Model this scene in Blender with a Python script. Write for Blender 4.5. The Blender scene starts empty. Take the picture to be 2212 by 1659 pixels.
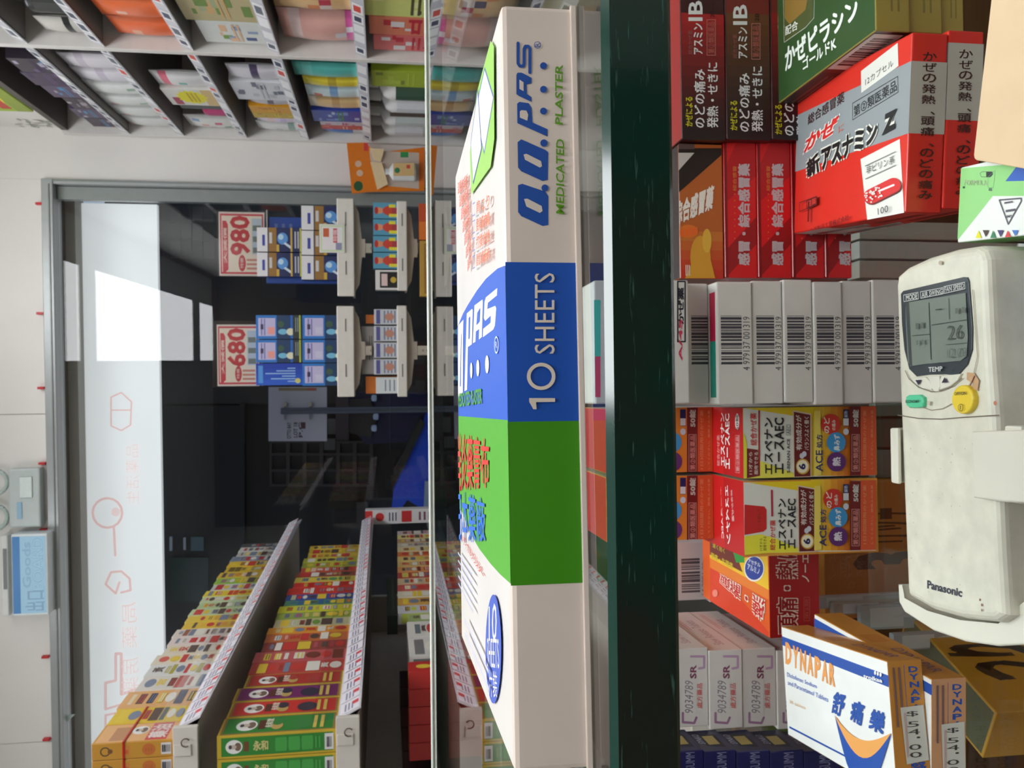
import bpy, bmesh, math, random
from mathutils import Matrix, Vector
random.seed(7)
SC = bpy.context.scene
COL = SC.collection
# ------------------------------------------------------------------ camera
# world: +Y runs into the shop, +Z up, the eye is the origin, the floor lies 1.15 m below it
F_PX = 1900.0
PITCH, YAW, ROLL = math.radians(8.27), math.radians(1.65), math.radians(0.5)
EYE = 1.15
_m = Matrix.Rotation(YAW, 3, 'Z') @ Matrix.Rotation(math.radians(90) - PITCH, 3, 'X')
_R, _U, _B = _m.col[0].copy(), _m.col[1].copy(), _m.col[2].copy()
R2 = math.cos(ROLL) * _R - math.sin(ROLL) * _U
U2 = math.cos(ROLL) * _U + math.sin(ROLL) * _R
CR, CU, CB = -U2, R2, _B            # the phone was held sideways: picture right is world down
cam_data = bpy.data.cameras.new('camera')
cam = bpy.data.objects.new('camera', cam_data)
COL.objects.link(cam)
cam.matrix_world = Matrix(((CR.x, CU.x, CB.x, 0), (CR.y, CU.y, CB.y, 0), (CR.z, CU.z, CB.z, 0), (0, 0, 0, 1)))
cam_data.sensor_fit = 'HORIZONTAL'
cam_data.sensor_width = 36
cam_data.lens = F_PX / 2212 * 36
cam_data.clip_start = 0.01
cam_data.dof.use_dof = True
cam_data.dof.focus_distance = 0.23
cam_data.dof.aperture_fstop = 75
SC.camera = cam
# ------------------------------------------------------------------ world, light, exposure
w = bpy.data.worlds.new('world')
SC.world = w
w.use_nodes = True
w.node_tree.nodes['Background'].inputs[0].default_value = (0.55, 0.7, 0.9, 1)
w.node_tree.nodes['Background'].inputs[1].default_value = 0.5
PANEL_EMIT = 9.0
SC.view_settings.view_transform = 'Standard'
SC.view_settings.look = 'None'
SC.view_settings.exposure = 0.12
SC.view_settings.gamma = 1
SC.view_settings.use_curve_mapping = False

# ------------------------------------------------------------------ helpers
def ray(x, y):
    return CR * ((x - 1106) / F_PX) + CU * ((829.5 - y) / F_PX) - CB
COUNTER = Matrix.Rotation(math.radians(2.55), 4, 'Z')     # the counter is turned a little against the shop
IDENT = Matrix.Identity(4)
def hit(x, y, frame=IDENT, z=None, d=None, lat=None):
    v = frame.to_3x3().inverted() @ ray(x, y)
    t = z / v.z if z is not None else (d / v.y if d is not None else lat / v.x)
    return v * t
def cz(x, y, z): return hit(x, y, COUNTER, z=z)
def cd(x, y, d): return hit(x, y, COUNTER, d=d)
def wd(x, y, d): return hit(x, y, IDENT, d=d)
def wl(x, y, l): return hit(x, y, IDENT, lat=l)

def lin(c):
    return tuple(((v / 255) / 12.92 if v / 255 <= .04045 else ((v / 255 + .055) / 1.055) ** 2.4) for v in c)
_mats = {}
def M(c, rough=.45, metal=0.0, emit=0.0, kind='paper', trans=0.0):
    key = (c, rough, metal, emit, kind, trans)
    if key in _mats: return _mats[key]
    m = bpy.data.materials.new('%s_%02x%02x%02x' % ((kind,) + tuple(int(v) for v in c)))
    m.use_nodes = True
    nt = m.node_tree; b = nt.nodes['Principled BSDF']
    L = lin(c)
    b.inputs['Roughness'].default_value = rough
    b.inputs['Metallic'].default_value = metal
    n = nt.nodes.new('ShaderNodeTexNoise'); r = nt.nodes.new('ShaderNodeMixRGB')
    tc = nt.nodes.new('ShaderNodeTexCoord')
    nt.links.new(tc.outputs['Object'], n.inputs['Vector'])
    sc, amt = {'paper': (60, .07), 'wall': (3, .06), 'plastic': (35, .08), 'dirty': (90, .22), 'wood': (8, .5), 'print': (80, .03)}[kind]
    n.inputs['Scale'].default_value = sc; n.inputs['Detail'].default_value = 4
    if kind == 'wood':
        mp = nt.nodes.new('ShaderNodeMapping'); mp.inputs['Scale'].default_value = (1, 9, 9)
        nt.links.new(tc.outputs['Object'], mp.inputs[0]); nt.links.new(mp.outputs[0], n.inputs['Vector'])
    nt.links.new(n.outputs['Fac'], r.inputs[0])
    r.inputs[1].default_value = tuple(v * (1 - amt) for v in L) + (1,)
    r.inputs[2].default_value = tuple(min(1, v * (1 + amt)) for v in L) + (1,)
    nt.links.new(r.outputs[0], b.inputs['Base Color'])
    if emit:
        b.inputs['Emission Color'].default_value = L + (1,)
        b.inputs['Emission Strength'].default_value = emit
    _mats[key] = m
    return m
def glass_mat(name, tint=(.975, .985, .98), f0=.04, rough=.0, mx=.96):
    m = bpy.data.materials.new(name); m.use_nodes = True
    nt = m.node_tree; nt.nodes.clear()
    out = nt.nodes.new('ShaderNodeOutputMaterial'); mix = nt.nodes.new('ShaderNodeMixShader')
    tr = nt.nodes.new('ShaderNodeBsdfTransparent'); gl = nt.nodes.new('ShaderNodeBsdfGlossy')
    g = nt.nodes.new('ShaderNodeNewGeometry'); dot = nt.nodes.new('ShaderNodeVectorMath'); dot.operation = 'DOT_PRODUCT'
    def mth(op, a, bb=None):
        n = nt.nodes.new('ShaderNodeMath'); n.operation = op
        for i, v in enumerate((a, bb)):
            if v is None: continue
            if isinstance(v, (int, float)): n.inputs[i].default_value = v
            else: nt.links.new(v, n.inputs[i])
        return n.outputs[0]
    nt.links.new(g.outputs['Incoming'], dot.inputs[0]); nt.links.new(g.outputs['Normal'], dot.inputs[1])
    f = mth('ADD', mth('MULTIPLY', mth('POWER', mth('SUBTRACT', 1.0, mth('ABSOLUTE', dot.outputs['Value'])), 5.0), mx), f0)
    tr.inputs[0].default_value = tint + (1,); gl.inputs['Roughness'].default_value = rough
    nt.links.new(f, mix.inputs[0]); nt.links.new(tr.outputs[0], mix.inputs[1]); nt.links.new(gl.outputs[0], mix.inputs[2])
    nt.links.new(mix.outputs[0], out.inputs[0])
    return m
GLASS = glass_mat('clear_glass')
CLEAR = glass_mat('clear_film', (.97, .97, .97), .05, .08, .6)

class MB:
    """collects polygons with materials; build() links them as one mesh object"""
    def __init__(s): s.v = []; s.f = []; s.m = []; s.mats = []
    def mi(s, m):
        if m not in s.mats: s.mats.append(m)
        return s.mats.index(m)
    def poly(s, pts, m):
        b = len(s.v); s.v += [tuple(p) for p in pts]; s.f.append(tuple(range(b, b + len(pts)))); s.m.append(s.mi(m))
    def mesh(s, vs, fs, m):
        b = len(s.v); s.v += [tuple(p) for p in vs]; k = s.mi(m)
        for f in fs: s.f.append(tuple(b + i for i in f)); s.m.append(k)
    def box(s, a, b, m, bev=0):
        (x0, y0, z0), (x1, y1, z1) = a, b
        if bev:
            bm = bmesh.new(); bmesh.ops.create_cube(bm, size=1)
            for v in bm.verts: v.co = Vector(((x0 + x1) / 2 + v.co.x * (x1 - x0), (y0 + y1) / 2 + v.co.y * (y1 - y0), (z0 + z1) / 2 + v.co.z * (z1 - z0)))
            bmesh.ops.bevel(bm, geom=list(bm.edges), offset=bev, segments=2, profile=.5, affect='EDGES')
            s.mesh([v.co[:] for v in bm.verts], [[v.index for v in f.verts] for f in bm.faces] if not bm.verts.index_update() else [], m); bm.free(); return
        v = [(x, y, z) for z in (z0, z1) for y in (y0, y1) for x in (x0, x1)]
        s.mesh(v, [(0, 2, 3, 1), (4, 5, 7, 6), (0, 1, 5, 4), (2, 6, 7, 3), (0, 4, 6, 2), (1, 3, 7, 5)], m)
    def cyl(s, p0, p1, r0, r1, m, n=16, cap=True):
        p0, p1 = Vector(p0), Vector(p1); ax = (p1 - p0).normalized()
        u = ax.orthogonal().normalized(); w_ = ax.cross(u)
        vs = []
        for p, r in ((p0, r0), (p1, r1)):
            for i in range(n):
                a = 2 * math.pi * i / n; vs.append(p + u * (r * math.cos(a)) + w_ * (r * math.sin(a)))
        fs = [(i, (i + 1) % n, n + (i + 1) % n, n + i) for i in range(n)]
        if cap: fs += [tuple(range(n))[::-1], tuple(range(n, 2 * n))]
        s.mesh(vs, fs, m)
    def lathe(s, prof, m, base=(0, 0, 0), n=16, sy=1.0):
        vs = []; k = len(prof)
        for i in range(n):
            a = 2 * math.pi * i / n
            for r, z in prof: vs.append((base[0] + r * math.cos(a), base[1] + r * sy * math.sin(a), base[2] + z))
        fs = [(i * k + j, ((i + 1) % n) * k + j, ((i + 1) % n) * k + j + 1, i * k + j + 1) for i in range(n) for j in range(k - 1)]
        s.mesh(vs, fs, m)
    def tube(s, pts, r, m, n=8):
        for a, b in zip(pts[:-1], pts[1:]): s.cyl(a, b, r, r, m, n)
    def build(s, name, parent=None, matrix=None, smooth=False):
        me = bpy.data.meshes.new(name)
        me.from_pydata(s.v, [], s.f)
        for m in s.mats: me.materials.append(m)
        me.polygons.foreach_set('material_index', s.m)
        if smooth: me.polygons.foreach_set('use_smooth', [True] * len(s.f))
        me.update()
        o = bpy.data.objects.new(name, me); COL.objects.link(o)
        if parent is not None: o.parent = parent
        if matrix is not None: o.matrix_world = matrix
        return o
def tag(o, label=None, cat=None, group=None, kind=None):
    if label: o['label'] = label
    if cat: o['category'] = cat
    if group: o['group'] = group
    if kind: o['kind'] = kind
    return o
def empty(name, matrix, label=None, cat=None, group=None):
    o = bpy.data.objects.new(name, None); COL.objects.link(o); o.matrix_world = matrix
    o.empty_display_size = .02
    return tag(o, label, cat, group)

_txt = {}
def glyphs(s, bold=.0, shear=.0, space=1.0, align='CENTER', line=1.0):
    k = (s, bold, shear, space, align, line)
    if k not in _txt:
        c = bpy.data.curves.new('t', 'FONT'); c.body = s; c.resolution_u = 2; c.offset = bold; c.space_character = space
        c.align_x = align; c.space_line = line
        o = bpy.data.objects.new('t', c); COL.objects.link(o); bpy.context.view_layer.update()
        me = bpy.data.meshes.new_from_object(o)
        vs = [(v.co.x + shear * v.co.y, v.co.y) for v in me.vertices]; fs = [tuple(p.vertices) for p in me.polygons]
        bpy.data.objects.remove(o); bpy.data.curves.remove(c); bpy.data.meshes.remove(me)
        x0 = min(v[0] for v in vs); x1 = max(v[0] for v in vs); y0 = min(v[1] for v in vs); y1 = max(v[1] for v in vs)
        _txt[k] = ([((v[0] - x0) / (x1 - x0 or 1), (v[1] - y0) / (y1 - y0 or 1)) for v in vs], fs, x1 - x0 or 1, y1 - y0 or 1)
    return _txt[k]

class Face:
    """a flat printed surface of a carton: draws in fractions (u to the right, v up) of its width and height"""
    def __init__(s, mb, O, U, V, N, W, H, mat, eps):
        s.mb, s.O, s.U, s.V, s.N, s.W, s.H, s.mat, s.eps, s.k = mb, Vector(O), Vector(U), Vector(V), Vector(N), W, H, mat, eps, 1; s.clamp = False
    def P(s, u, v):
        if s.clamp: u, v = min(max(u, 0), 1), min(max(v, 0), 1)
        return s.O + s.U * (u * s.W) + s.V * (v * s.H) + s.N * (s.eps * s.k)
    def uv(s, x, y):
        inv = s.mat.inverted(); o = inv @ Vector((0, 0, 0)); d = inv.to_3x3() @ ray(x, y)
        t = (s.O + s.N * (s.eps * s.k) - o).dot(s.N) / d.dot(s.N); p = o + d * t - s.O
        return p.dot(s.U) / s.W, p.dot(s.V) / s.H
    def uvr(s, x0, y0, x1, y1):
        q = [s.uv(x, y) for x, y in ((x0, y0), (x1, y0), (x0, y1), (x1, y1))]
        us = sorted(p[0] for p in q); vs = sorted(p[1] for p in q)
        return (us[0] + us[1]) / 2, (vs[0] + vs[1]) / 2, (us[2] + us[3]) / 2, (vs[2] + vs[3]) / 2
    def rect(s, u0, v0, u1, v1, c, **k):
        s.poly([(u0, v0), (u1, v0), (u1, v1), (u0, v1)], c, **k)
    def poly(s, pts, c, **k):
        s.k += 1; k.setdefault('kind', 'print'); s.mb.poly([s.P(*p) for p in pts], M(c, **k))
    def disc(s, u, v, ru, rv, c, n=20):
        s.poly([(u + ru * math.cos(2 * math.pi * i / n), v + rv * math.sin(2 * math.pi * i / n)) for i in range(n)], c)
    def ring(s, u, v, ru, rv, t, c, n=24):
        s.k += 1
        for i in range(n):
            a, b = 2 * math.pi * i / n, 2 * math.pi * (i + 1) / n; q = 1 - t
            s.mb.poly([s.P(u + ru * r * math.cos(x), v + rv * r * math.sin(x)) for r, x in ((1, a), (1, b), (q, b), (q, a))], M(c, kind='print'))
    def text(s, t, u0, v0, u1, v1, c, rot=0, bold=.0, shear=0, space=1.0, mirror=False, fn=None, line=1.0, rough=.45):
        cjk = any(ord(ch) > 0x2E00 for ch in t)
        g, fs, W_, H_ = glyphs(t, 0 if cjk else bold, shear, space, 'CENTER', line); s.k += 1
        offs = [(0, 0)] if not (cjk and bold > 0) else [(a * bold * .62 / W_, b * bold * .62 / H_) for a, b in ((0, 0), (1, 1), (1, -1), (-1, 1), (-1, -1))]
        for da, db in offs:
            P = []; s.k += .15
            for a, b in g:
                a += da; b += db
                if mirror: a = 1 - a
                if rot == 0: u, v = a, b
                elif rot == -90: u, v = b, 1 - a
                elif rot == 90: u, v = 1 - b, a
                else: u, v = 1 - a, 1 - b
                if fn: P.append(s.P(*fn(u, v)))
                else: P.append(s.P(u0 + (u1 - u0) * u, v0 + (v1 - v0) * v))
            s.mb.mesh(P, fs, M(c, rough, kind='print'))
    def textq(s, t, q, c, **k):
        """text in a quadrilateral q = four (u,v) corners: lower left, lower right, upper right, upper left"""
        a, b, cc, d = q
        s.text(t, 0, 0, 1, 1, c, fn=lambda u, v: tuple((a[i] * (1 - u) + b[i] * u) * (1 - v) + (d[i] * (1 - u) + cc[i] * u) * v for i in (0, 1)), **k)
    def stroke(s, pts, wd, c, closed=False):
        """polyline in fractions, width in metres"""
        s.k += 1; m = M(c, kind='print'); q = [Vector((u * s.W, v * s.H)) for u, v in pts]
        if closed: q.append(q[0])
        T = lambda p: s.P(p.x / s.W, p.y / s.H)
        for a, b in zip(q[:-1], q[1:]):
            if (b - a).length < 1e-7: continue
            n = (b - a).normalized(); n = Vector((-n.y, n.x)) * (wd / 2)
            s.k += .06; s.mb.poly([T(a - n), T(b - n), T(b + n), T(a + n)], m)
        for p in q:
            s.k += .06; s.mb.poly([T(p + Vector((math.cos(i * math.pi / 4), math.sin(i * math.pi / 4))) * (wd / 2)) for i in range(8)], m)
    def bars(s, u0, v0, u1, v1, c=(40, 40, 45), n=30, vert=True, seed=3, digits=None):
        r = random.Random(seed); p = 0; k = []
        while p < 1:
            a = r.choice((.6, 1, 1, 1.8, 2.4)) / n / 1.3; b = r.choice((.5, .8, 1, 1.6)) / n / 1.3
            k.append((p, min(1, p + a))); p += a + b
        s.k += 1
        for a, b in k:
            q = (u0 + (u1 - u0) * a, v0, u0 + (u1 - u0) * b, v1) if vert else (u0, v0 + (v1 - v0) * a, u1, v0 + (v1 - v0) * b)
            s.mb.poly([s.P(q[0], q[1]), s.P(q[2], q[1]), s.P(q[2], q[3]), s.P(q[0], q[3])], M(c, kind='print'))
    def lines(s, u0, v0, u1, v1, c, n=3, fill=.5, vert=False):
        """rows too small to read: thin bars"""
        for i in range(n):
            if vert: a = u0 + (u1 - u0) * i / n; s.rect(a, v0, a + (u1 - u0) / n * fill, v1, c)
            else: a = v0 + (v1 - v0) * i / n; s.rect(u0, a, u1, a + (v1 - v0) / n * fill, c)

def rounded_body(w_, d, h, cols, bev, rough=.4, kind='paper'):
    """a carton of w x d x h with its base corner at 0,0,0; cols: one colour or a dict per face"""
    if not isinstance(cols, dict): cols = {'all': cols}
    g = lambda k: M(cols.get(k, cols.get('all', (200, 200, 200))), rough, kind=kind)
    mb = MB(); bm = bmesh.new(); bmesh.ops.create_cube(bm, size=1)
    order = {}
    for m in ('front', 'back', 'left', 'right', 'top', 'bottom'): order[m] = mb.mi(g(m))
    for v in bm.verts: v.co = Vector(((v.co.x + .5) * w_, (v.co.y + .5) * d, (v.co.z + .5) * h))
    for f in bm.faces:
        n = f.normal
        f.material_index = order['right' if n.x > .5 else 'left' if n.x < -.5 else 'back' if n.y > .5 else 'front' if n.y < -.5 else 'top' if n.z > .5 else 'bottom']
    if bev: bmesh.ops.bevel(bm, geom=list(bm.edges), offset=bev, segments=2 if bev > .0005 else 1, profile=.5, affect='EDGES')
    me = bpy.data.meshes.new('body')
    for m in mb.mats: me.materials.append(m)
    bm.to_mesh(me); bm.free()
    return me
def carton(name, label, frame, x, y, z, w_, d, h, cols, draw=None, rot=0, cat='box', group=None, bev=.0004, rough=.4, eps=.00003, kind='paper', printname='printed_artwork', tilt=None):
    me = rounded_body(w_, d, h, cols, bev, rough, kind); me.name = name
    o = bpy.data.objects.new(name, me); COL.objects.link(o)
    mat = frame @ Matrix.Translation((x, y, z)) @ Matrix.Rotation(math.radians(rot), 4, 'Z')
    if tilt is not None: mat = mat @ tilt
    o.matrix_world = mat
    tag(o, label, cat, group)
    if draw:
        mb = MB(); fs = faces_of(mb, w_, d, h, mat, eps)
        for f_ in fs.values(): f_.clamp = True
        draw(fs)
        if mb.f:
            p = mb.build(printname); p.parent = o; p.matrix_parent_inverse = Matrix.Identity(4)
    return o
def faces_of(mb, w_, d, h, mat, eps=.00003):
    X, Y, Z = Vector((1, 0, 0)), Vector((0, 1, 0)), Vector((0, 0, 1))
    return {'front': Face(mb, (0, 0, 0), X, Z, -Y, w_, h, mat, eps), 'top': Face(mb, (0, 0, h), X, Y, Z, w_, d, mat, eps),
            'left': Face(mb, (0, d, 0), -Y, Z, -X, d, h, mat, eps), 'right': Face(mb, (w_, 0, 0), Y, Z, X, d, h, mat, eps),
            'back': Face(mb, (w_, d, 0), -X, Z, Y, w_, h, mat, eps)}
def child(mb, name, parent, label=None, smooth=False):
    o = mb.build(name, smooth=smooth); o.parent = parent; o.matrix_parent_inverse = Matrix.Identity(4)
    if label: o['label'] = label
    return o
ORD = ['first', 'second', 'third', 'fourth', 'fifth', 'sixth', 'seventh', 'eighth', 'ninth', 'tenth', 'eleventh', 'twelfth', 'thirteenth', 'fourteenth',
       'fifteenth', 'sixteenth', 'seventeenth', 'eighteenth', 'nineteenth', 'twentieth', 'twenty-first', 'twenty-second', 'twenty-third', 'twenty-fourth',
       'twenty-fifth', 'twenty-sixth', 'twenty-seventh', 'twenty-eighth']
def _tq(s, t, px, c, **k): s.textq(t, [s.uv(*p) for p in px], c, **k)
def _rq(s, px, c, **k): s.poly([s.uv(*p) for p in px], c, **k)
def _tr(s, t, x0, y0, x1, y1, c, **k): s.tq(t, [(x1, y1), (x1, y0), (x0, y0), (x0, y1)], c, **k)      # reads along world +X
def _ti(s, t, x0, y0, x1, y1, c, **k): s.tq(t, [(x0, y1), (x1, y1), (x1, y0), (x0, y0)], c, **k)      # reads towards the viewer / downwards
def _rr(s, x0, y0, x1, y1, c, **k): s.rq([(x0, y0), (x1, y0), (x1, y1), (x0, y1)], c, **k)
def _ol(s, px, wd, c): s.stroke([s.uv(*p) for p in px], wd, c, closed=True)
def _dq(s, x, y, rx, ry, c, n=20): s.rq([(x + rx * math.cos(2 * math.pi * i / n), y + ry * math.sin(2 * math.pi * i / n)) for i in range(n)], c)
def _rgq(s, x, y, rx, ry, q, c, n=32):
    s.k += 1
    for i in range(n):
        a, b = 2 * math.pi * i / n, 2 * math.pi * (i + 1) / n
        s.mb.poly([s.P(*s.uv(x + rx * r * math.cos(w_), y + ry * r * math.sin(w_))) for r, w_ in ((1, a), (1, b), (q, b), (q, a))], M(c, kind='print'))
Face.rgq = _rgq
Face.tq, Face.rq, Face.tr, Face.ti, Face.rr, Face.ol, Face.dq = _tq, _rq, _tr, _ti, _rr, _ol, _dq
z4 = lambda a, b: (1440 + a / 2.865, b / 2.865)
z5 = lambda a, b: (1440 + a / 2.865, 560 + b / 2.865)
z6 = lambda a, b: (1440 + a / 2.865, 1100 + b / 2.865)
z7 = lambda a, b: (1520 + a / 4.879, 870 + b / 4.879)
def B4(z, x0, y0, x1, y1): return z(x0, y0) + z(x1, y1)

# ------------------------------------------------------------------ shop shell
WHITE = M((238, 235, 230), .6, kind='wall')
def struct(mb, name, parent=None): return tag(mb.build(name, parent), kind='structure')
YB = 3.50                                   # wall that holds the door
ZC, ZF = 1.75, -EYE
mb = MB(); mb.box((-2.3, -2.45, ZF - .05), (1.3, 3.66, ZF), M((150, 148, 142), .35, kind='wall')); struct(mb, 'floor')
mb = MB(); mb.box((-2.3, -2.45, ZC), (1.3, 3.66, ZC + .05), M((235, 235, 232), .8, kind='wall')); struct(mb, 'ceiling')
mb = MB(); mb.box((1.17, -2.4, ZF), (1.25, 3.62, ZC), WHITE); mb.box((.865, -2.38, 1.17), (1.168, YB - .002, ZC), WHITE); struct(mb, 'wall_right')
mb = MB(); mb.box((-1.82, -2.4, ZF), (-1.74, 3.62, ZC), M((205, 203, 198), .7, kind='wall')); struct(mb, 'wall_left')
mb = MB(); mb.box((-1.82, -2.45, ZF), (1.25, -2.4, ZC), M((84, 70, 58), .7, kind='wall')); struct(mb, 'wall_rear')
jx = wd(50, 386, YB).x; hz = wd(100, 830, YB).z
mb = MB(); mb.box((jx, YB, ZF), (1.17, YB + .1, ZC), WHITE); mb.box((-1.74, YB + .01, hz), (jx, YB + .1, ZC), M((196, 194, 190), .7, kind='wall'))
wb = struct(mb, 'wall_back')
j1, j2 = wd(50, 895, YB).x, wd(50, 1605, YB).x
for a, b in ((-1.74, j2 - .001), (j2 + .001, j1 - .001), (j1 + .001, jx)):
    mb = MB(); mb.box((a, YB, hz), (b, YB + .009, ZC), WHITE, .0015); tag(mb.build('wall_panel'), kind='structure').parent = wb
mb = MB(); mb.box((-1.74, -2.398, ZC - .035), (.86, -2.37, ZC), M((150, 100, 75), .5, kind='wood')); struct(mb, 'trim_1')
mb = MB(); mb.box((.835, -2.36, ZC - .035), (.862, YB - .01, ZC), M((150, 100, 75), .5, kind='wood')); struct(mb, 'trim_2')
# ceiling light panels (three show as reflections in the door glass; the last two are unseen added fill)
k = 0
for x0, x1, y0, y1, nm in ((0, .55, 1.69, 1.94, 'short white ceiling light panel nearest the door'), (0, .55, -1.35, 1.4, 'long white ceiling light panel above the glass counter'),
                       (0, .55, -2.3, -1.65, 'white ceiling light panel near the rear wall'), (-1.15, -.8, 2.05, 2.75, 'added unseen fill light panel on the ceiling above the left display racks'), (.1, .5, 2.35, 2.95, 'added unseen square fill light panel on the ceiling right before the door'),
                       ):
    o = empty('ceiling_light', Matrix.Translation(((x0 + x1) / 2, (y0 + y1) / 2, ZC - .02)), nm, 'ceiling light', 'ceiling light panels')
    hx, hy = (x1 - x0) / 2, (y1 - y0) / 2
    f = MB()
    for a, b in (((-hx - .01, -hy - .01, 0), (hx + .01, -hy, .02)), ((-hx - .01, hy, 0), (hx + .01, hy + .01, .02)), ((-hx - .01, -hy, 0), (-hx, hy, .02)), ((hx, -hy, 0), (hx + .01, hy, .02))):
        f.box(a, b, M((225, 225, 225), .5))
    child(f, 'frame', o)
    f = MB(); f.box((-hx, -hy, .006), (hx, hy, .018), M((250, 252, 255), .5, emit=PANEL_EMIT)); child(f, 'diffuser', o)

# door frame and glazing
ALU = M((168, 172, 172), .35, .3, kind='plastic'); ALU2 = M((140, 146, 144), .4, .3, kind='plastic')
hz2 = wd(126, 830, YB).z; jx2 = wd(700, 412, YB).x; jx3 = wd(700, 440, YB).x
mb = MB(); mb.box((-1.74, YB - .02, hz2), (jx, YB + .07, hz - .001), ALU, .003); mb.box((-1.74, YB - .024, hz2 + .012), (jx - .02, YB - .019, hz2 + .016), ALU2)
mb.box((jx2, YB - .02, ZF), (jx - .001, YB + .07, hz2 - .001), ALU, .003); mb.box((jx2 + .01, YB - .024, ZF), (jx2 + .014, YB - .019, hz2), ALU2)
d1 = struct(mb, 'door_1')
mb = MB(); mb.box((jx3, YB + .02, ZF + .01), (jx2 - .001, YB + .06, hz2 - .001), ALU2, .002); struct(mb, 'door_stile', d1)
mb = MB(); mb.box((-1.73, YB + .03, ZF + .01), (jx3 - .001, YB + .04, hz2 - .002), glass_mat('door_glass', (.975, .985, .98), .032)); struct(mb, 'glass_pane', d1)
z1, z2 = wd(145, 830, 3.61).z, wd(182, 830, 3.695).z
mb = MB(); mb.box((-2.1, 3.58, z1), (1.0, 3.62, hz2 + .2), M((72, 58, 46), .5, kind='wood')); struct(mb, 'trim_3')
mb = MB(); mb.box((-2.1, 3.63, z2 + .002), (1.0, 3.73, z1 + .1), M((160, 158, 150), .6, kind='wall')); struct(mb, 'trim_4')
# ------------------------------------------------------------------ glass counter
T0, T1 = cd(1085, 8, .171), cd(1112, 1672, .171)
ZT = cd(1094, 830, .171).z; ZG = cd(1257, 830, .171).z
YE = cz(1311, 830, ZG).y                      # front arris of the glass top
YFAR = cz(930, 880, ZG).y
BV = .0013; TH = .0128
def edge_glass():
    m = bpy.data.materials.new('green_glass_edge'); m.use_nodes = True
    nt = m.node_tree; b = nt.nodes['Principled BSDF']; tc = nt.nodes.new('ShaderNodeTexCoord')
    b.inputs['Roughness'].default_value = .12; b.inputs['Coat Weight'].default_value = .4
    n = nt.nodes.new('ShaderNodeTexNoise'); n.inputs['Scale'].default_value = 22; n.inputs['Detail'].default_value = 3
    r = nt.nodes.new('ShaderNodeValToRGB'); r.color_ramp.elements[0].color = lin((6, 44, 36)) + (1,); r.color_ramp.elements[1].color = lin((30, 36, 30)) + (1,)
    r.color_ramp.elements[0].position = .42; r.color_ramp.elements[1].position = .62
    nt.links.new(tc.outputs['Object'], n.inputs[0]); nt.links.new(n.outputs['Fac'], r.inputs[0])
    mp = nt.nodes.new('ShaderNodeMapping'); mp.inputs['Scale'].default_value = (110, 110, 1700); mp.inputs['Rotation'].default_value = (0, math.radians(9), 0)
    s = nt.nodes.new('ShaderNodeTexNoise'); s.inputs['Scale'].default_value = 1; s.inputs['Detail'].default_value = 2; s.inputs['Roughness'].default_value = .7
    q = nt.nodes.new('ShaderNodeValToRGB'); q.color_ramp.elements[0].position = .65; q.color_ramp.elements[1].position = .8
    mx = nt.nodes.new('ShaderNodeMixRGB'); mx.inputs[2].default_value = lin((70, 108, 95)) + (1,)
    nt.links.new(tc.outputs['Object'], mp.inputs[0]); nt.links.new(mp.outputs[0], s.inputs[0]); nt.links.new(s.outputs['Fac'], q.inputs[0])
    nt.links.new(q.outputs[0], mx.inputs[0]); nt.links.new(r.outputs[0], mx.inputs[1]); nt.links.new(mx.outputs[0], b.inputs['Base Color'])
    return m
EDGE = edge_glass()
ARRIS = M((16, 60, 50), .1, kind='print'); ARRIS.node_tree.nodes['Principled BSDF'].inputs['IOR'].default_value = 1.75
case = empty('display_case', COUNTER @ Matrix.Translation((0, 0, ZF)), 'glass counter display case with thick dark green edged glass top', 'display case')
HB = -ZF
g = MB(); X0, X1 = -.62, .72; zt, zb = ZG + HB, ZG - TH + HB
g.poly([(X0, YE + BV, zt), (X1, YE + BV, zt), (X1, YFAR - .003, zt), (X0, YFAR - .003, zt)], GLASS)
g.poly([(X0, YE, zt - BV), (X1, YE, zt - BV), (X1, YE + BV, zt), (X0, YE + BV, zt)], ARRIS)
g.poly([(X0, YE, zb + .0008), (X1, YE, zb + .0008), (X1, YE, zt - BV), (X0, YE, zt - BV)], EDGE)
g.poly([(X0, YE + .0008, zb), (X1, YE + .0008, zb), (X1, YE, zb + .0008), (X0, YE, zb + .0008)], ARRIS)
CLR = bpy.data.materials.new('clear_underside'); CLR.use_nodes = True
CLR.node_tree.nodes.clear(); _o = CLR.node_tree.nodes.new('ShaderNodeOutputMaterial'); _t = CLR.node_tree.nodes.new('ShaderNodeBsdfTransparent'); _t.inputs[0].default_value = (.95, 1, .98, 1)
CLR.node_tree.links.new(_t.outputs[0], _o.inputs[0])
g.poly([(X0, YFAR, zb), (X1, YFAR, zb), (X1, YE + .0008, zb), (X0, YE + .0008, zb)], CLR)
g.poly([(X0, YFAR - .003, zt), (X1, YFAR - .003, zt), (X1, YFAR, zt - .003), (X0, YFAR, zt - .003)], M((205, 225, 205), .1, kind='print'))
g.poly([(X1, YFAR, zb), (X0, YFAR, zb), (X0, YFAR, zt - .003), (X1, YFAR, zt - .003)], EDGE)
for x in (X0, X1): g.poly([(x, YE, zb), (x, YFAR, zb), (x, YFAR, zt - .003), (x, YE + BV, zt - .001)], EDGE)
child(g, 'glass_top', case, 'thick glass top with scratched dark green edge')
SH = -.29
g = MB(); g.box((X0, YFAR - .004, zt + .0002), (X1, YFAR + .001, zt + .0022), M((228, 236, 226), .25, kind='plastic'), .0008); child(g, 'glint_strip', case, 'added pale strip for the glint along the far edge of the glass top')  # strip added for the bright glint line on the far glass edge
g = MB(); g.box((X0 + .02, .2, SH - .006 + HB), (X1 - .02, YFAR - .02, SH + HB), GLASS); child(g, 'glass_shelf', case)
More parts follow.
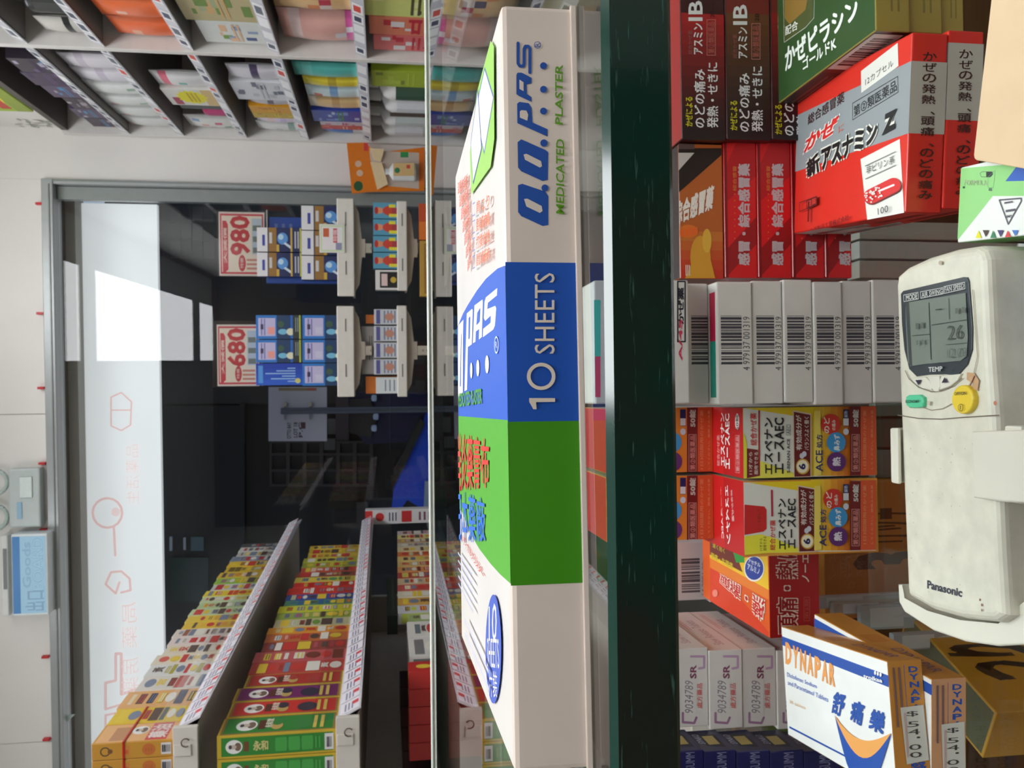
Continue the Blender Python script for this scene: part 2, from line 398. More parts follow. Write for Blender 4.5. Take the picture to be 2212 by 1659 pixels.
g = MB(); g.box((X0 + .02, YFAR - .012, -.62 + HB), (X1 - .02, YFAR - .006, ZG - TH - .001 + HB), GLASS); child(g, 'front_glass_panel', case)
WD = M((98, 58, 32), .4, kind='wood')
g = MB(); g.box((X0 + .02, YFAR - .022, -.62 + HB), (X1 - .02, YFAR - .0125, SH - .008 + HB), M((92, 60, 36), .5, kind='wood')); child(g, 'lower_front_board', case, 'brown wooden board behind the lower level')
g = MB(); g.box((X0, .16, -.64 + HB), (X1, YFAR - .013, -.62 + HB), WD); child(g, 'case_floor', case, 'dark brown wooden floor of the case')
for x in (X0, X1 - .018):
    g = MB(); g.box((x, YE + .02, 0), (x + .018, YFAR - .014, ZG - TH - .001 + HB), M((70, 72, 70), .4, kind='plastic')); child(g, 'side_panel', case)
g = MB(); g.box((X0 + .018, YE + .03, 0), (X1 - .018, YFAR - .03, -.641 + HB), M((95, 90, 84), .6, kind='plastic')); child(g, 'plinth', case)

def fit(nl, nr, fr, fl, z):
    a, b, c, d = (cz(p[0], p[1], z) for p in (nl, nr, fr, fl))
    e = (b - a); rot = math.degrees(math.atan2(e.y, e.x)); dep = ((d - a).length + (c - b).length) / 2
    return a.x, a.y, (e.length + (c - d).length) / 2, dep, rot
# ------------------------------------------------------------------ plaster box on the counter
T0 = cz(1084, 8, ZT); T1 = cz(1113, 1672, ZT); F0 = cz(983, 345, ZT); F1 = cz(1000, 1395, ZT)
e = T0 - T1; rot = math.degrees(math.atan2(e.y, e.x)); W = e.length; D = ((F0 - T0).length + (F1 - T1).length) / 2
BLUE, GREEN, OBLU = (22, 92, 205), (72, 170, 20), (30, 80, 165)
def draw_plaster(fs):
    f, t = fs['front'], fs['top']
    u0, u1, u2 = f.uv(1180, 567)[0], f.uv(1180, 910)[0], f.uv(1180, 1262)[0]
    f.rect(u1, 0, u0, 1, (22, 82, 178)); f.rect(u2, 0, u1, 1, (62, 142, 12))  # darker copies of the top's blue and green, for the dimmer front
    # logo on the narrow face
    WB = (222, 208, 196)
    for px in ([(1119, 400), (1119, 458), (1126, 467), (1172, 488), (1184, 486), (1184.5, 424), (1178, 414), (1128, 397)], [(1118, 307), (1119, 362), (1126, 370), (1172, 391), (1183, 388), (1184, 329), (1178, 324), (1126, 301)],
               [(1117, 224), (1117.5, 266), (1182.5, 295), (1182.5, 279), (1150, 264.6), (1148, 233), (1142, 223), (1122, 220)], [(1115.4, 162), (1115.4, 203), (1120, 207), (1148, 220), (1148, 210), (1138, 203), (1137, 182), (1148, 180), (1148, 168), (1127, 157), (1118, 157)]):
        f.rq(px, OBLU)
    for px in ([(1132, 430), (1139, 429), (1170, 445), (1172, 456), (1166, 460), (1137, 446)], [(1131, 334), (1137, 332), (1168.6, 348), (1171, 359), (1166, 362), (1134, 345)], [(1123, 241), (1123, 254), (1139, 261), (1141, 248), (1137, 239), (1126, 238)],
               [(1122, 172), (1122, 192), (1131, 197), (1131, 178)]): f.rq(px, WB)
    f.stroke([f.uv(*p) for p in ((1119, 93), (1119, 137), (1123, 143), (1130, 143), (1132, 138), (1132, 106), (1135, 100), (1141, 100), (1144.5, 105), (1144.5, 157))], .00062, OBLU)
    f.dq(1175, 309, 8, 8, OBLU); f.dq(1177, 406, 7.5, 7.5, OBLU)
    for y in (142, 193, 240): f.dq(1174, y, 7.5, 7.5, OBLU)
    f.rgq(1161, 97, 7.5, 7.5, .82, OBLU); f.tr('R', 1156, 93, 1166, 101, OBLU)
    f.tr('PLASTER', 1199, 140, 1216, 270, (95, 150, 30), bold=.02, shear=.1); f.tr('MEDICATED', 1201, 300, 1219, 463, (95, 150, 30), bold=.02, shear=.1)
    f.tr('SHEETS', 1155, 590, 1198, 764, (225, 212, 195), space=1.05)
    f.rgq(1169, 813, 31, 29.5, .74, (225, 212, 195)); f.rq([(1143, 860), (1143, 869), (1199, 868), (1199, 860)], (225, 212, 195)); f.rq([(1143, 868), (1152, 884), (1159, 884), (1158, 868)], (225, 212, 195))
    # broad face
    cu = [(1096, 567), (1075, 580), (1050, 602), (1030, 628), (1010, 660), (1000, 678), (985, 712)]
    top = [t.uv(*p) for p in cu]; k1 = [t.uv(1100, 907), t.uv(986, 900)]
    t.poly([(top[0][0], .0)] + top + [(top[-1][0], 1), (k1[1][0], 1), (k1[0][0], 0)], BLUE)
    cv = [(1104, 1262), (1080, 1240), (1060, 1218), (1035, 1185), (1015, 1150), (998, 1105)]; lo = [t.uv(*p) for p in cv]
    t.poly([(k1[0][0], 0), (k1[1][0], 1), (lo[-1][0], 1)] + lo[::-1] + [(lo[0][0], 0)], (80, 175, 30))
    # white lettering on the blue field: reads away from +X
    zA = lambda l: [(960 + a / 6.9125, 560 + b / 6.9125) for a, b in l]
    for l in ([(790, 430), (785, 540), (650, 650), (640, 745), (760, 695), (775, 730), (755, 990), (730, 1050), (575, 1165), (580, 1040), (690, 950), (695, 840), (610, 920), (590, 880), (600, 640), (620, 570)],
              [(570, 600), (575, 640), (560, 1160), (515, 1200), (520, 1040), (470, 1080), (465, 1230), (425, 1255), (450, 690)], [(415, 740), (425, 760), (410, 1270), (352, 1310), (340, 1950), (300, 1970), (320, 1300), (335, 810)],
              [(285, 900), (280, 1100), (275, 1990), (205, 2060), (205, 1010), (215, 980)], [(183, 1060), (187, 1659), (190, 1900), (172, 1950), (170, 1080)]): t.rq(zA(l), (250, 250, 250))
    for l in ([(535, 725), (525, 930), (478, 985), (490, 800)], [(385, 850), (375, 1180), (358, 1200), (362, 880)], [(250, 1100), (254, 1125), (243, 1900), (232, 1900)]): t.rq(zA(l), BLUE)
    for a, b, r1, r2 in ((637, 1570, 28, 135), (500, 1625, 23, 125), (402, 1660, 18, 120)): t.dq(*zA([(a, b)])[0], r1 / 6.9, r2 / 6.9, (250, 250, 250), 16)
    t.rgq(1072, 745, 4.5, 19, .8, (205, 222, 250)); t.tq('R', [(1070, 752), (1074, 752), (1074, 738), (1070, 738)], (205, 222, 250))
    t.tq('MEDICATED PLASTER', [(990, 880), (1041, 872), (1041, 838), (990, 850)], (70, 160, 40), bold=.03)
    t.tq('消炎藥膏布', [(986, 1062), (1056, 1052), (1056, 948), (986, 935)], (225, 45, 30), bold=.012)
    t.tq('日本藥廠', [(987, 1172), (1048, 1170), (1047, 1078), (987, 1055)], (30, 110, 225), bold=.01)
    t.tq('メディカルプラスター', [(998, 1170), (1042, 1250), (1048, 1238), (998, 1150)], (225, 60, 45), bold=.01)
    t.dq(1066, 1402, 17, 118, (60, 95, 200), 32)
    t.tq('10', [(1056, 1385), (1073, 1385), (1073, 1300), (1056, 1310)], (240, 242, 250)); t.tq('SHEETS', [(1052, 1440), (1079, 1445), (1077, 1380), (1052, 1378)], (240, 242, 250))
    t.tq('片裝', [(1056, 1505), (1074, 1508), (1074, 1452), (1056, 1445)], (240, 242, 250))
    # patches drawn on a green field, red and blue small lines
    t.rq([(1060, 88), (1067, 100), (1068, 300), (1060, 360), (1018, 420), (1015, 330), (1030, 200)], (160, 215, 100))
    for px in (([(1047, 148), (1066, 210), (1046, 330), (1026, 245)]), ([(1032, 195), (1040, 320), (1022, 395), (1017, 310)])):
        t.rq(px, (238, 238, 250)); t.ol(px, .0006, (90, 120, 190))
    for i in range(7): t.tq('温感貼布新鮮', [(989 + i * 3.5, 420 + i * 28), (1010 + i * 1.5, 405 + i * 27), (1010 + i * 1.5, 375 + i * 27), (989 + i * 3.5, 395 + i * 28)], (232, 110, 80), bold=.02)
    for i, s_ in enumerate(('肩こり', '腰痛筋肉痛', '打撲捻挫', '関節痛筋肉')):
        y = 455 + i * 38
        t.tq(s_, [(1029, y + 8), (1058, y - 18 + 8), (1058, y - 38), (1029, y - 20)], (235, 125, 85), bold=.02); t.ol([(1021, y + 12), (1026, y + 8), (1026, y - 18), (1021, y - 14)], .0003, (120, 140, 200))
    t.lines(.12, .55, .2, .95, (196, 200, 226), 5, .25, True)
    for u in (.05, .075): t.rect(u, .25, u + .006, .75, (206, 210, 232))
pl = carton('plaster_box', 'long white, blue and green plaster box lying on the glass counter top', COUNTER, T1.x, T1.y, ZG + .0002, W, D, ZT - ZG,
       {'all': (222, 208, 196), 'top': (236, 233, 228)}, draw_plaster, rot=rot, bev=.0011, rough=.3, eps=.00002)  # one white-cream card; the beige sides stand in for dimmer light
mb = MB(); mb.box((-.0008, -.0006, .0), (W + .0002, .0004, .0012), M((215, 200, 188), .4), .0002); child(mb, 'tray_lip', pl)

# ------------------------------------------------------------------ inside the case: right-hand stacks
def stack(name, labels, xs, yr, yl, d, dep, cols, draw, group, cat='box', bev=.0005, rough=.4, offs=None, gap=.0003, **k):
    """flat cartons piled up; xs = picture columns of their seams, top to bottom"""
    out = []; ym = (yr + yl) / 2
    for i, (a, b) in enumerate(zip(xs[:-1], xs[1:])):
        dd = d + (offs[i][1] if offs else 0); o = offs[i][0] if offs else 0
        zt_, zb_ = cd(a, ym, d).z, cd(b, ym, d).z
        if i == len(xs) - 2: zb_ = SH + .0002
        xr, xl = cd((a + b) / 2, yr, d).x, cd((a + b) / 2, yl, d).x
        out.append(carton(name, labels[i], COUNTER, xl + o, dd, zb_, xr - xl, dep, zt_ - zb_ - gap, cols(i) if callable(cols) else cols, (lambda fs, i=i: draw(fs, i)) if draw else None, group=group, cat=cat, bev=bev, rough=rough, **k))
    return out
def grad(f, u0, u1, v0, v1, c0, c1, n=10):
    for i in range(n):
        a = i / (n - 1); f.rect(u0 + (u1 - u0) * i / n, v0, u0 + (u1 - u0) * (i + 1) / n, v1, tuple(int(c0[j] + (c1[j] - c0[j]) * a) for j in range(3)))
def draw_asm(fs, i):
    f = fs['front']; dx, dy = i * 96.5, i * 8.5
    grad(f, .0, .75, .02, .98, (28, 12, 14), ((165, 28, 28), (105, 62, 34), (150, 30, 28), (110, 60, 40))[i], 12)
    if i: grad(f, .75, 1, .02, .98, (120, 40, 30), (150, 26, 26), 3)
    R = lambda t, x0, y0, x1, y1, c, **k: f.tr(t, *(lambda q: (q[0] + dx, q[1] + dy, q[2] + dx, q[3] + dy))(B4(z4, x0, y0, x1, y1)), c, **k)
    R('かぜによる', 118, 600, 160, 782, (205, 200, 30), bold=.02); R('のどの痛み', 170, 430, 238, 790, (225, 222, 222), bold=.02)
    R('発熱・せきに', 250, 388, 318, 790, (225, 222, 222), bold=.02); R('総合かぜ薬', 133, 188, 160, 335, (150, 90, 85)); R('アスミン', 168, 145, 222, 335, (225, 222, 220), bold=.03)
    R('IB', 135, 4, 222, 130, (225, 222, 220), bold=.02); R('20', 270, 60, 296, 108, (40, 15, 15)); R('第②類医薬品', 256, 135, 298, 330, (190, 100, 90))
    q = [z4(250, 122), z4(302, 122), z4(302, 342), z4(250, 342)]; f.ol([(a + dx, b + dy) for a, b in q], .0003, (200, 130, 120))
lb = ['dark red and black cold medicine box on top of the pile beside the green edge', 'brown and black cold medicine box second in the right pile', 'third black and red box of the right pile, partly behind the green box', 'lowest black and red box of the right pile']
stack('medicine_box', lb, [1469, 1566, 1664, 1762, 1860], -60, 302, .505, .05, lambda i: {'all': (60, 14, 16), 'top': (150, 30, 30)}, draw_asm, 'dark cold medicine boxes in the right pile', rough=.3)
def draw_red(fs, i):
    f = fs['front']; dx = i * 72.5
    f.rect(.0, .03, 1, .97, (208, 22, 28)); f.poly([(.0, .97), (.25, .03), (.45, .03), (.2, .97)], (150, 12, 20)); f.poly([(.55, .97), (.75, .03), (1, .03), (1, .6), (.8, .97)], (178, 16, 24))
    f.rect(0, .9, 1, .97, (120, 8, 14))
    y = lambda v: v / 2.865
    f.tr('感冒・綜合感冒藥', 1595 + dx, y(1015), 1619 + dx, y(1640), (190, 178, 182), bold=.05); f.tr('・・・・・・・・綜合感冒', 1583 + dx, y(1030), 1591 + dx, y(1480), (225, 140, 60))
lb = ['glossy red cold remedy box, topmost of the four under the illustrated box', 'glossy red cold remedy box, second of the four beside the red and grey box', 'glossy red cold remedy box third in its pile, half hidden', 'glossy red cold remedy box at the bottom of its pile']
stack('medicine_box', lb, [1563, 1635, 1709, 1780, 1850], 308, 600, .512, .12, {'all': (200, 20, 26)}, draw_red, 'glossy red boxes in the pile behind the red and grey box', rough=.18)
def draw_ill(fs):
    f = fs['front']
    f.rect(0, .02, 1, .98, (176, 92, 34)); grad(f, .0, .35, .02, .98, (186, 44, 24), (190, 110, 40), 5)
    f.rq([(1462, 320), (1558, 320), (1558, 335), (1462, 415)], (25, 14, 12)); f.rq([(1463, 330), (1500, 330), (1463, 368)], (190, 185, 180))
    f.rr(1463, 305, 1500, 322, (90, 70, 70))
    f.tq('綜合感冒藥', [(1458, 487), (1538, 450), (1543, 400), (1458, 440)], (232, 226, 215), bold=.06)
    f.dq(1513, 555, 22, 46, (206, 150, 40)); f.dq(1527, 520, 10, 26, (214, 170, 60)); f.rq([(1498, 560), (1535, 560), (1545, 601), (1480, 601)], (206, 150, 40))
    f.dq(1487, 500, 21, 15, (214, 110, 30)); f.rq([(1466, 497), (1507, 490), (1507, 506), (1466, 512)], (225, 100, 30))
    f.lines(.02, .78, .1, .9, (230, 210, 190), 3, .5)
xl, xr = cd(1510, 602, .512).x, cd(1510, 312, .512).x; za, zb_ = cd(1467, 450, .512).z, cd(1563, 450, .512).z
carton('medicine_box', 'orange brown box with a drawn figure and white characters above the glossy red boxes', COUNTER, xl, .512, zb_ + .0003, xr - xl, .12, za - zb_ - .0003, {'all': (150, 70, 30), 'top': (40, 20, 18)}, draw_ill, bev=.0005, rough=.25)

# green boxes with gold ends
ZP = cd(1890, 60, .398).z
x, y, w_, d_, r_ = fit((1891, 66), (1889, -70), (1668, 100), (1672, 216), ZP)
def draw_green(fs, i):
    t, l, f = fs['top'], fs['left'], fs['front']
    f.lines(.1, .3, .5, .7, (120, 105, 50), 2, .3)
    l.rect(.0, .05, .5, .9, (52, 40, 36)); l.lines(.06, .2, .45, .75, (110, 90, 85), 3, .3)
    l.rect(.55, .08, .97, .94, (216, 210, 206)); l.bars(.6, .2, .93, .8, n=26, seed=5)
    if i: return
    Z = lambda *p: [z4(*q) for q in p]
    t.rq(Z((722, -20), (908, -20), (905, 110), (850, 180), (735, 265), (722, 255)), (74, 84, 40)); t.rq(Z((730, 0), (870, 0), (860, 60), (760, 150), (730, 110)), (140, 108, 46))
    t.ol(Z((722, -40), (915, -40), (912, 110), (860, 170), (728, 262)), .0004, (190, 195, 180))
    t.tq('配合', Z((735, 222), (812, 180), (812, 122), (735, 165)), (225, 225, 215), bold=.02)
    t.tq('かぜピラシン', Z((735, 440), (1200, 90), (1165, -20), (735, 300)), (235, 240, 232), bold=.045)
    t.tq('ゴールドK', Z((845, 435), (1050, 295), (1045, 222), (842, 365)), (235, 240, 232), bold=.04)
    t.lines(.9, .1, 1.0, .6, (230, 230, 220), 2, .3)
ts = (1890, 1965, 2040, 2115); GL = ['dark green carton with gold end, top of the stack beside the red and grey boxes', 'gold ended green carton second in the stack', 'gold ended green carton at the bottom of its stack']
for i in range(3):
    a = cd(ts[i], 60, .398).z; b = cd(ts[i + 1], 60, .398).z if i < 2 else SH + .0002
    carton('medicine_box', GL[i], COUNTER, x + .001 * (i == 1), y + .002 * i, b, .1, d_ - .003, a - b - .0003, {'all': (44, 68, 38), 'front': (150, 132, 62), 'left': (40, 34, 30), 'top': (52, 84, 44)}, lambda fs, i=i: draw_green(fs, i), rot=0, group='dark green cartons with gold ends', rough=.3, bev=.0006)

# red and grey capsule boxes
ZA = cd(1962, 260, .391).z
x, y, w_, d_, r_ = fit((1955, 459), (1970, 70), (1716, 248), (1719, 548), ZA)
RED, GRY = (226, 52, 40), (150, 156, 160)
Z = lambda *p: [z4(*q) for q in p]
def draw_cap(fs, i):
    t, f, l = fs['top'], fs['front'], fs['left']
    g0, g1 = t.uv(*z4(1525, 815))[0], t.uv(*z4(1525, 372))[0]
    f.rect(g0, 0, g1, 1, (176, 172, 162)); 
    f.text('\n'.join('かぜの発熱、頭痛、のどの痛み'), .06, .42, .9, .68, (60, 30, 26), rot=0) if False else None
    n = 'かぜの発熱、頭痛、のどの痛み'
    for k_, ch in enumerate(n):
        uu = .90 - .83 * (k_ + .5) / len(n)
        f.text(ch, uu - .024, *((.3, uu + .024, .68) if ch != '、' else (.3, uu - .008, .42)), (62, 30, 26), rot=-90, bold=.02)
    l.rect(.0, .0, .34, 1, (226, 224, 218)); l.rect(.34, .0, 1, 1, RED)
    l.poly([(.02, .1), (.5, .1), (.55, .45), (.05, .45)], (214, 208, 202)); l.lines(.05, .14, .5, .42, (70, 66, 70), 2, .5); l.rect(.06, .14, .14, .42, (190, 60, 60))
    l.lines(.6, .2, .95, .5, (120, 20, 20), 2, .3)
    t.rect(g0, .0, g1, 1, GRY)
    if i: return
    t.rq(Z((1203, 440), (1430, 265), (1435, 408), (1205, 575)), (232, 230, 222)); t.rq(Z((1200, 985), (1443, 860), (1470, 1320), (1240, 1412)), (238, 236, 230))
    t.tq('12カプセル', Z((1230, 530), (1405, 405), (1400, 365), (1230, 485)), (30, 30, 30))
    t.tq('総合感冒薬', Z((875, 775), (1100, 630), (1100, 560), (875, 712)), (60, 22, 22), bold=.02)
    t.tq('第②類医薬品', Z((1160, 725), (1425, 560), (1420, 490), (1158, 660)), (48, 48, 50), bold=.01); t.ol(Z((1150, 742), (1432, 570), (1430, 472), (1150, 640)), .0003, (60, 60, 62))
    q = Z((850, 945), (1040, 815), (1065, 715), (875, 840)); t.tq('かぜ', q, (240, 238, 232), bold=.16); t.tq('かぜ', q, (222, 40, 34), bold=.06)
    t.tq('に', Z((1062, 825), (1095, 800), (1095, 760), (1062, 785)), (232, 120, 110))
    for c, bo in (((236, 234, 222), .17), ((16, 16, 18), .07)):
        t.tq('新', Z((872, 1098), (950, 1050), (935, 945), (868, 1000)), c, bold=bo); t.tq('アスナミン', Z((962, 1050), (1300, 868), (1300, 750), (960, 925)), c, bold=bo); t.tq('Z', Z((1330, 840), (1420, 790), (1425, 670), (1345, 710)), c, bold=bo)
    t.tq('非ピリン系', Z((1235, 1080), (1410, 1010), (1410, 960), (1235, 1030)), (50, 50, 50))
    for a in (((1228, 1025), (1418, 935), (1418, 939), (1228, 1030)), ((1230, 1105), (1420, 1018), (1420, 1022), (1230, 1110))): t.rq(Z(*a), (120, 120, 120))
    cap = []; c0, c1 = Vector((1265, 1215)), Vector((1405, 1145)); ax = (c1 - c0).normalized(); nx = Vector((-ax.y, ax.x)); r = 45
    def caps(p0, p1, r, half):
        o_ = [p0 - nx * r]
        if half != 'near': o_ += [p0 - nx * r * math.cos(a) - ax * r * math.sin(a) for a in [math.pi * k / 8 for k in range(1, 8)]]
        o_ += [p0 + nx * r]; o_ += [p1 + nx * r]
        if half != 'far': o_ += [p1 + nx * r * math.cos(a) + ax * r * math.sin(a) for a in [math.pi * k / 8 for k in range(1, 8)]]
        return o_ + [p1 - nx * r]
    t.rq([z4(*p) for p in caps(c0 + Vector((3, 8)), c1 + Vector((3, 8)), r, '')], (120, 30, 30)); t.rq([z4(*p) for p in caps(c0, c1, r, '')], (222, 44, 44))
    t.rq([z4(*p) for p in caps((c0 + c1) / 2 + Vector((-20, 2)), c1, 6, '')], (250, 240, 235))
    rr = random.Random(4)
    for k_ in range(34):
        p = c0 + ax * rr.uniform(-38, 68) + nx * rr.uniform(-38, 38); t.dq(*z4(*p), 2.0, 2.0, (240, 228, 222), 6)
    t.tq('100', Z((1308, 1330), (1372, 1310), (1370, 1268), (1306, 1290)), (40, 40, 40))
    t.tq('佐藤製品工業株式会社', Z((888, 1455), (1128, 1362), (1128, 1325), (888, 1415)), (110, 20, 20), bold=.01)
    t.ol(Z((822, 1310), (930, 1265), (930, 1215), (822, 1255)), .0005, (90, 20, 20)); t.rq(Z((865, 1290), (928, 1262), (928, 1215), (865, 1240)), (90, 20, 20)); t.tq('健薬', Z((868, 1285), (925, 1260), (925, 1222), (868, 1246)), (220, 60, 50), bold=.02)
    t.lines(.06, .80, .2, .83, (90, 20, 20), 1, .5)
hA = (ZA - SH) / 2
CL = ['red and grey capsule box tilted white label up, on top of its twin', 'red and grey capsule box lying under its twin beside the paper bags']
for i in range(2):
    carton('medicine_box', ['red and grey capsule box lying on top of an identical box', CL[1]][i], COUNTER, x + (.0, .002)[i] , y + (.0, -.001)[i], ZA - hA * (i + 1) + .0001, w_, d_, hA - .0004,
           {'all': RED, 'front': (206, 44, 34)}, lambda fs, i=i: draw_cap(fs, i), rot=r_ + (0, .8)[i], group='red and grey capsule boxes', rough=.28, bev=.0008)

# barcode stack
def draw_bar(fs, i):
    f = fs['front']; xs_ = BX
    a, b = xs_[i], xs_[i + 1]
    if i >= 2:
        h = b - a
        f.bars(*f.uvr(a + h * .12, 680, b - h * .32, 787), vert=False, n=34, seed=11) if False else None
        u0, v0, u1, v1 = f.uvr(a + h * .12, 682, b - h * .30, 786)
        f.bars(u0, v0, u1, v1, (60, 56, 66), 34, True, 11); f.rect(u0 - .004, v0 - .0, u0, v1 + .02, (60, 56, 66))
        f.tr('4 979137 001319', b - h * .27, 684, b - h * .08, 800, (70, 66, 72))
    if i == 1:
        f.ol([(1464, 608), (1480, 608), (1480, 738), (1464, 738)], .0008, (30, 26, 40)); f.tr('かぜ薬', 1465, 622, 1477, 700, (30, 26, 40), bold=.05); f.tr('A/45', 1466, 690, 1474, 780, (190, 50, 80), bold=.03)
    if i == 0:
        f.rr(1280, 648, 1297, 770, (70, 190, 170)); f.rr(1280, 770, 1297, 858, (215, 60, 70))
    t = fs['top']
    if i == 3: t.rect(.06, .03, .52, .14, (30, 150, 130)); t.rect(.52, .03, .92, .14, (190, 25, 70))
BX = [1283, 1425, 1486, 1548, 1626, 1693, 1757, 1821, 1886, 1952]
BX = [1283, 1420, 1486, 1548, 1626, 1693, 1757, 1821, 1886, 1952]
n = ['white box on top of the barcode stack', 'white box with black lettering, second in the barcode stack', 'white barcode box with a set back end, third in the stack'] + ['white barcode box, %s from the top of the white stack' % ORD[i] for i in range(3, 9)]
stack('medicine_box', n, BX, 606, 872, .457, .075, {'all': (206, 200, 196), 'top': (225, 222, 218)}, draw_bar, 'white boxes stacked with barcode ends outwards', bev=.0009, offs=[(0, 0), (0, -.002), (.0, .012)] + [((i * 7 % 3 - 1) * .0006, (i * 5 % 3) * .0006) for i in range(6)])
# ------------------------------------------------------------------ inside the case: middle and left
def std(name, label, x0, x1, yr, yl, d, dep, cols, draw, floor=None, **k):
    """upright or flat carton whose front face covers picture columns x0..x1 and rows yr..yl at depth d"""
    ym = (yr + yl) / 2; zt_ = cd(x0, ym, d).z; zb_ = cd(x1, ym, d).z if floor is None else floor
    xr, xl = cd((x0 + x1) / 2, yr, d).x, cd((x0 + x1) / 2, yl, d).x
    return carton(name, label, COUNTER, xl, d, zb_, xr - xl, dep, zt_ - zb_, cols, draw, **k)
YEL, DRD, NVY = (236, 214, 30), (104, 22, 22), (22, 26, 92)
def draw_ace(fs, kind, top=True):
    f, t = fs['front'], fs['top']; zz = lambda a, b: z7(a, b + (0 if kind == 'a' else 788)); dx = 0 if kind == 'a' else 50
    Q = lambda *p: [zz(*q) for q in p]
    if kind == 'low':
        return
    grad_c = [(236, 206, 60), (238, 196, 60), (236, 176, 50), (226, 150, 40), (214, 130, 34), (206, 112, 30)]
    f.rq(Q((418, 52), (1815, 30), (1815, 770), (418, 800)), (226, 224, 216))
    for i, c in enumerate(grad_c): f.rq(Q((1130 + i * 70, 20), (1200 + i * 70, 20), (1200 + i * 70, 770), (1130 + i * 70, 770)), c)
    f.rq(Q((418 + dx, 55), (1180 + dx, 30), (1180 + dx, 190), (900 + dx, 130)), (236, 206, 26)); f.rq(Q((560, 600), (950 + dx, 740), (950 + dx, 790), (418, 800), (418, 745)), (236, 226, 90))
    if kind == 'a':
        f.rq(Q((575, 80), (592, 80), (595, 770), (578, 770)), (170, 36, 44)); f.rq(Q((418, 300), (455, 420), (455, 795), (418, 798)), (232, 226, 60)); f.rq(Q((455, 480), (570, 495), (590, 770), (455, 795)), (120, 24, 26))
        f.tq('11才から', Q((512, 755), (512, 520), (475, 520), (475, 755)), (236, 220, 210), bold=.01); f.tq('服用できる', Q((572, 755), (572, 520), (535, 520), (535, 755)), (236, 220, 210), bold=.01)
        f.tq('総合かぜ薬', Q((560, 450), (555, 110), (490, 110), (492, 450)), (206, 50, 48), bold=.02)
        f.tq('エスペナン', Q((728, 752), (725, 165), (640, 155), (640, 748)), (28, 26, 34), bold=.035); f.tq('エースAEC', Q((848, 745), (845, 160), (748, 160), (748, 745)), (28, 26, 34), bold=.035)
        f.tq('S-BENAN ACE', Q((912, 740), (910, 380), (878, 380), (878, 740)), (50, 46, 50), bold=.02); f.ol(Q((872, 340), (915, 340), (915, 232), (872, 232)), .0002, (60, 60, 60)); f.tq('AEC', Q((912, 330), (912, 240), (878, 240), (878, 330)), (50, 46, 50))
    else:
        f.rq(Q((430, 285), (640, 305), (662, 340), (662, 540), (630, 570), (430, 605)), (206, 30, 34)); f.tq('ここを押して', Q((600, 550), (600, 330), (566, 330), (566, 550)), (120, 40, 30)); f.rq(Q((418, 620), (600, 600), (760, 640), (1000, 770), (418, 815)), (236, 226, 60))
        f.rq(Q((708, 130), (728, 130), (732, 410), (712, 410)), (180, 30, 60)); f.tq('総合かぜ薬', Q((755, 765), (755, 450), (698, 450), (698, 765)), (206, 50, 48), bold=.02); f.tq('11才から', Q((620, 770), (620, 640), (588, 640), (588, 770)), (90, 80, 60)); f.tq('服用できる', Q((662, 770), (662, 620), (630, 620), (630, 770)), (90, 80, 60))
        f.tq('エスペナン', Q((870, 755), (865, 225), (785, 225), (788, 755)), (28, 26, 34), bold=.035); f.tq('エースAEC', Q((972, 745), (970, 225), (888, 225), (888, 745)), (28, 26, 34), bold=.035)
    X = lambda v: v + dx * (1 if v < 1290 else .6)
    f.rq(Q((940 + dx, 80), (1135 + dx, 115), (1135 + dx, 785), (950 + dx, 790)), (225, 200, 180)); f.rq(Q((950 + dx, 95), (1125 + dx, 128), (1125 + dx, 775), (957 + dx, 780)), DRD)
    f.tq('有効成分が', Q((1035 + dx, 500), (1030 + dx, 135), (972 + dx, 130), (975 + dx, 500)), (226, 214, 206), bold=.02); f.tq('バランスよく働く', Q((1112 + dx, 500), (1108 + dx, 150), (1060 + dx, 145), (1062 + dx, 500)), (226, 214, 206), bold=.01)
    f.dq(*zz(1045 + dx, 672), 15, 17, (206, 160, 60)); f.dq(*zz(1042 + dx, 672), 12.5, 14, (240, 228, 200)); f.tq('6', Q((1075 + dx, 705), (1075 + dx, 640), (1000 + dx, 640), (1000 + dx, 705)), NVY, bold=.04); f.dq(*zz(1035 + dx, 560), 5, 6, (200, 200, 214)); f.dq(*zz(1060 + dx, 540), 5, 6, (200, 200, 214))
    f.rq(Q((1165, 90), (1230, 85), (1240, 760), (1165, 770)), (236, 212, 100))
    f.tq('ACE', Q((1255 + dx * .8, 725), (1255 + dx * .8, 500), (1180 + dx * .8, 500), (1180 + dx * .8, 725)), (50, 50, 100), bold=.02); f.tq('処方', Q((1250 + dx * .8, 475), (1250 + dx * .8, 335), (1190 + dx * .8, 335), (1190 + dx * .8, 475)), (50, 50, 100), bold=.03)
    f.dq(*zz(1338 + dx * .5, 225), 21, 22, (206, 48, 36)); f.dq(*zz(1396 + dx * .4, 418), 20.5, 22, (60, 148, 208)); f.dq(*zz(1398 + dx * .4, 622), 20.5, 21, (96, 42, 112))
    f.tq('のど', Q((1325 + dx * .5, 320), (1325 + dx * .5, 150), (1265 + dx * .5, 150), (1265 + dx * .5, 320)), (236, 220, 206), bold=.03); f.tq('の痛み', Q((1390 + dx * .5, 290), (1390 + dx * .5, 180), (1350 + dx * .5, 180), (1350 + dx * .5, 290)), (236, 220, 206), bold=.02)
    f.tq('鼻みず', Q((1435 + dx * .3, 505), (1435 + dx * .3, 335), (1372 + dx * .3, 335), (1372 + dx * .3, 505)), (226, 234, 240), bold=.04); f.tq('熱', Q((1440 + dx * .3, 665), (1440 + dx * .3, 575), (1360 + dx * .3, 575), (1360 + dx * .3, 665)), (230, 222, 234), bold=.04)
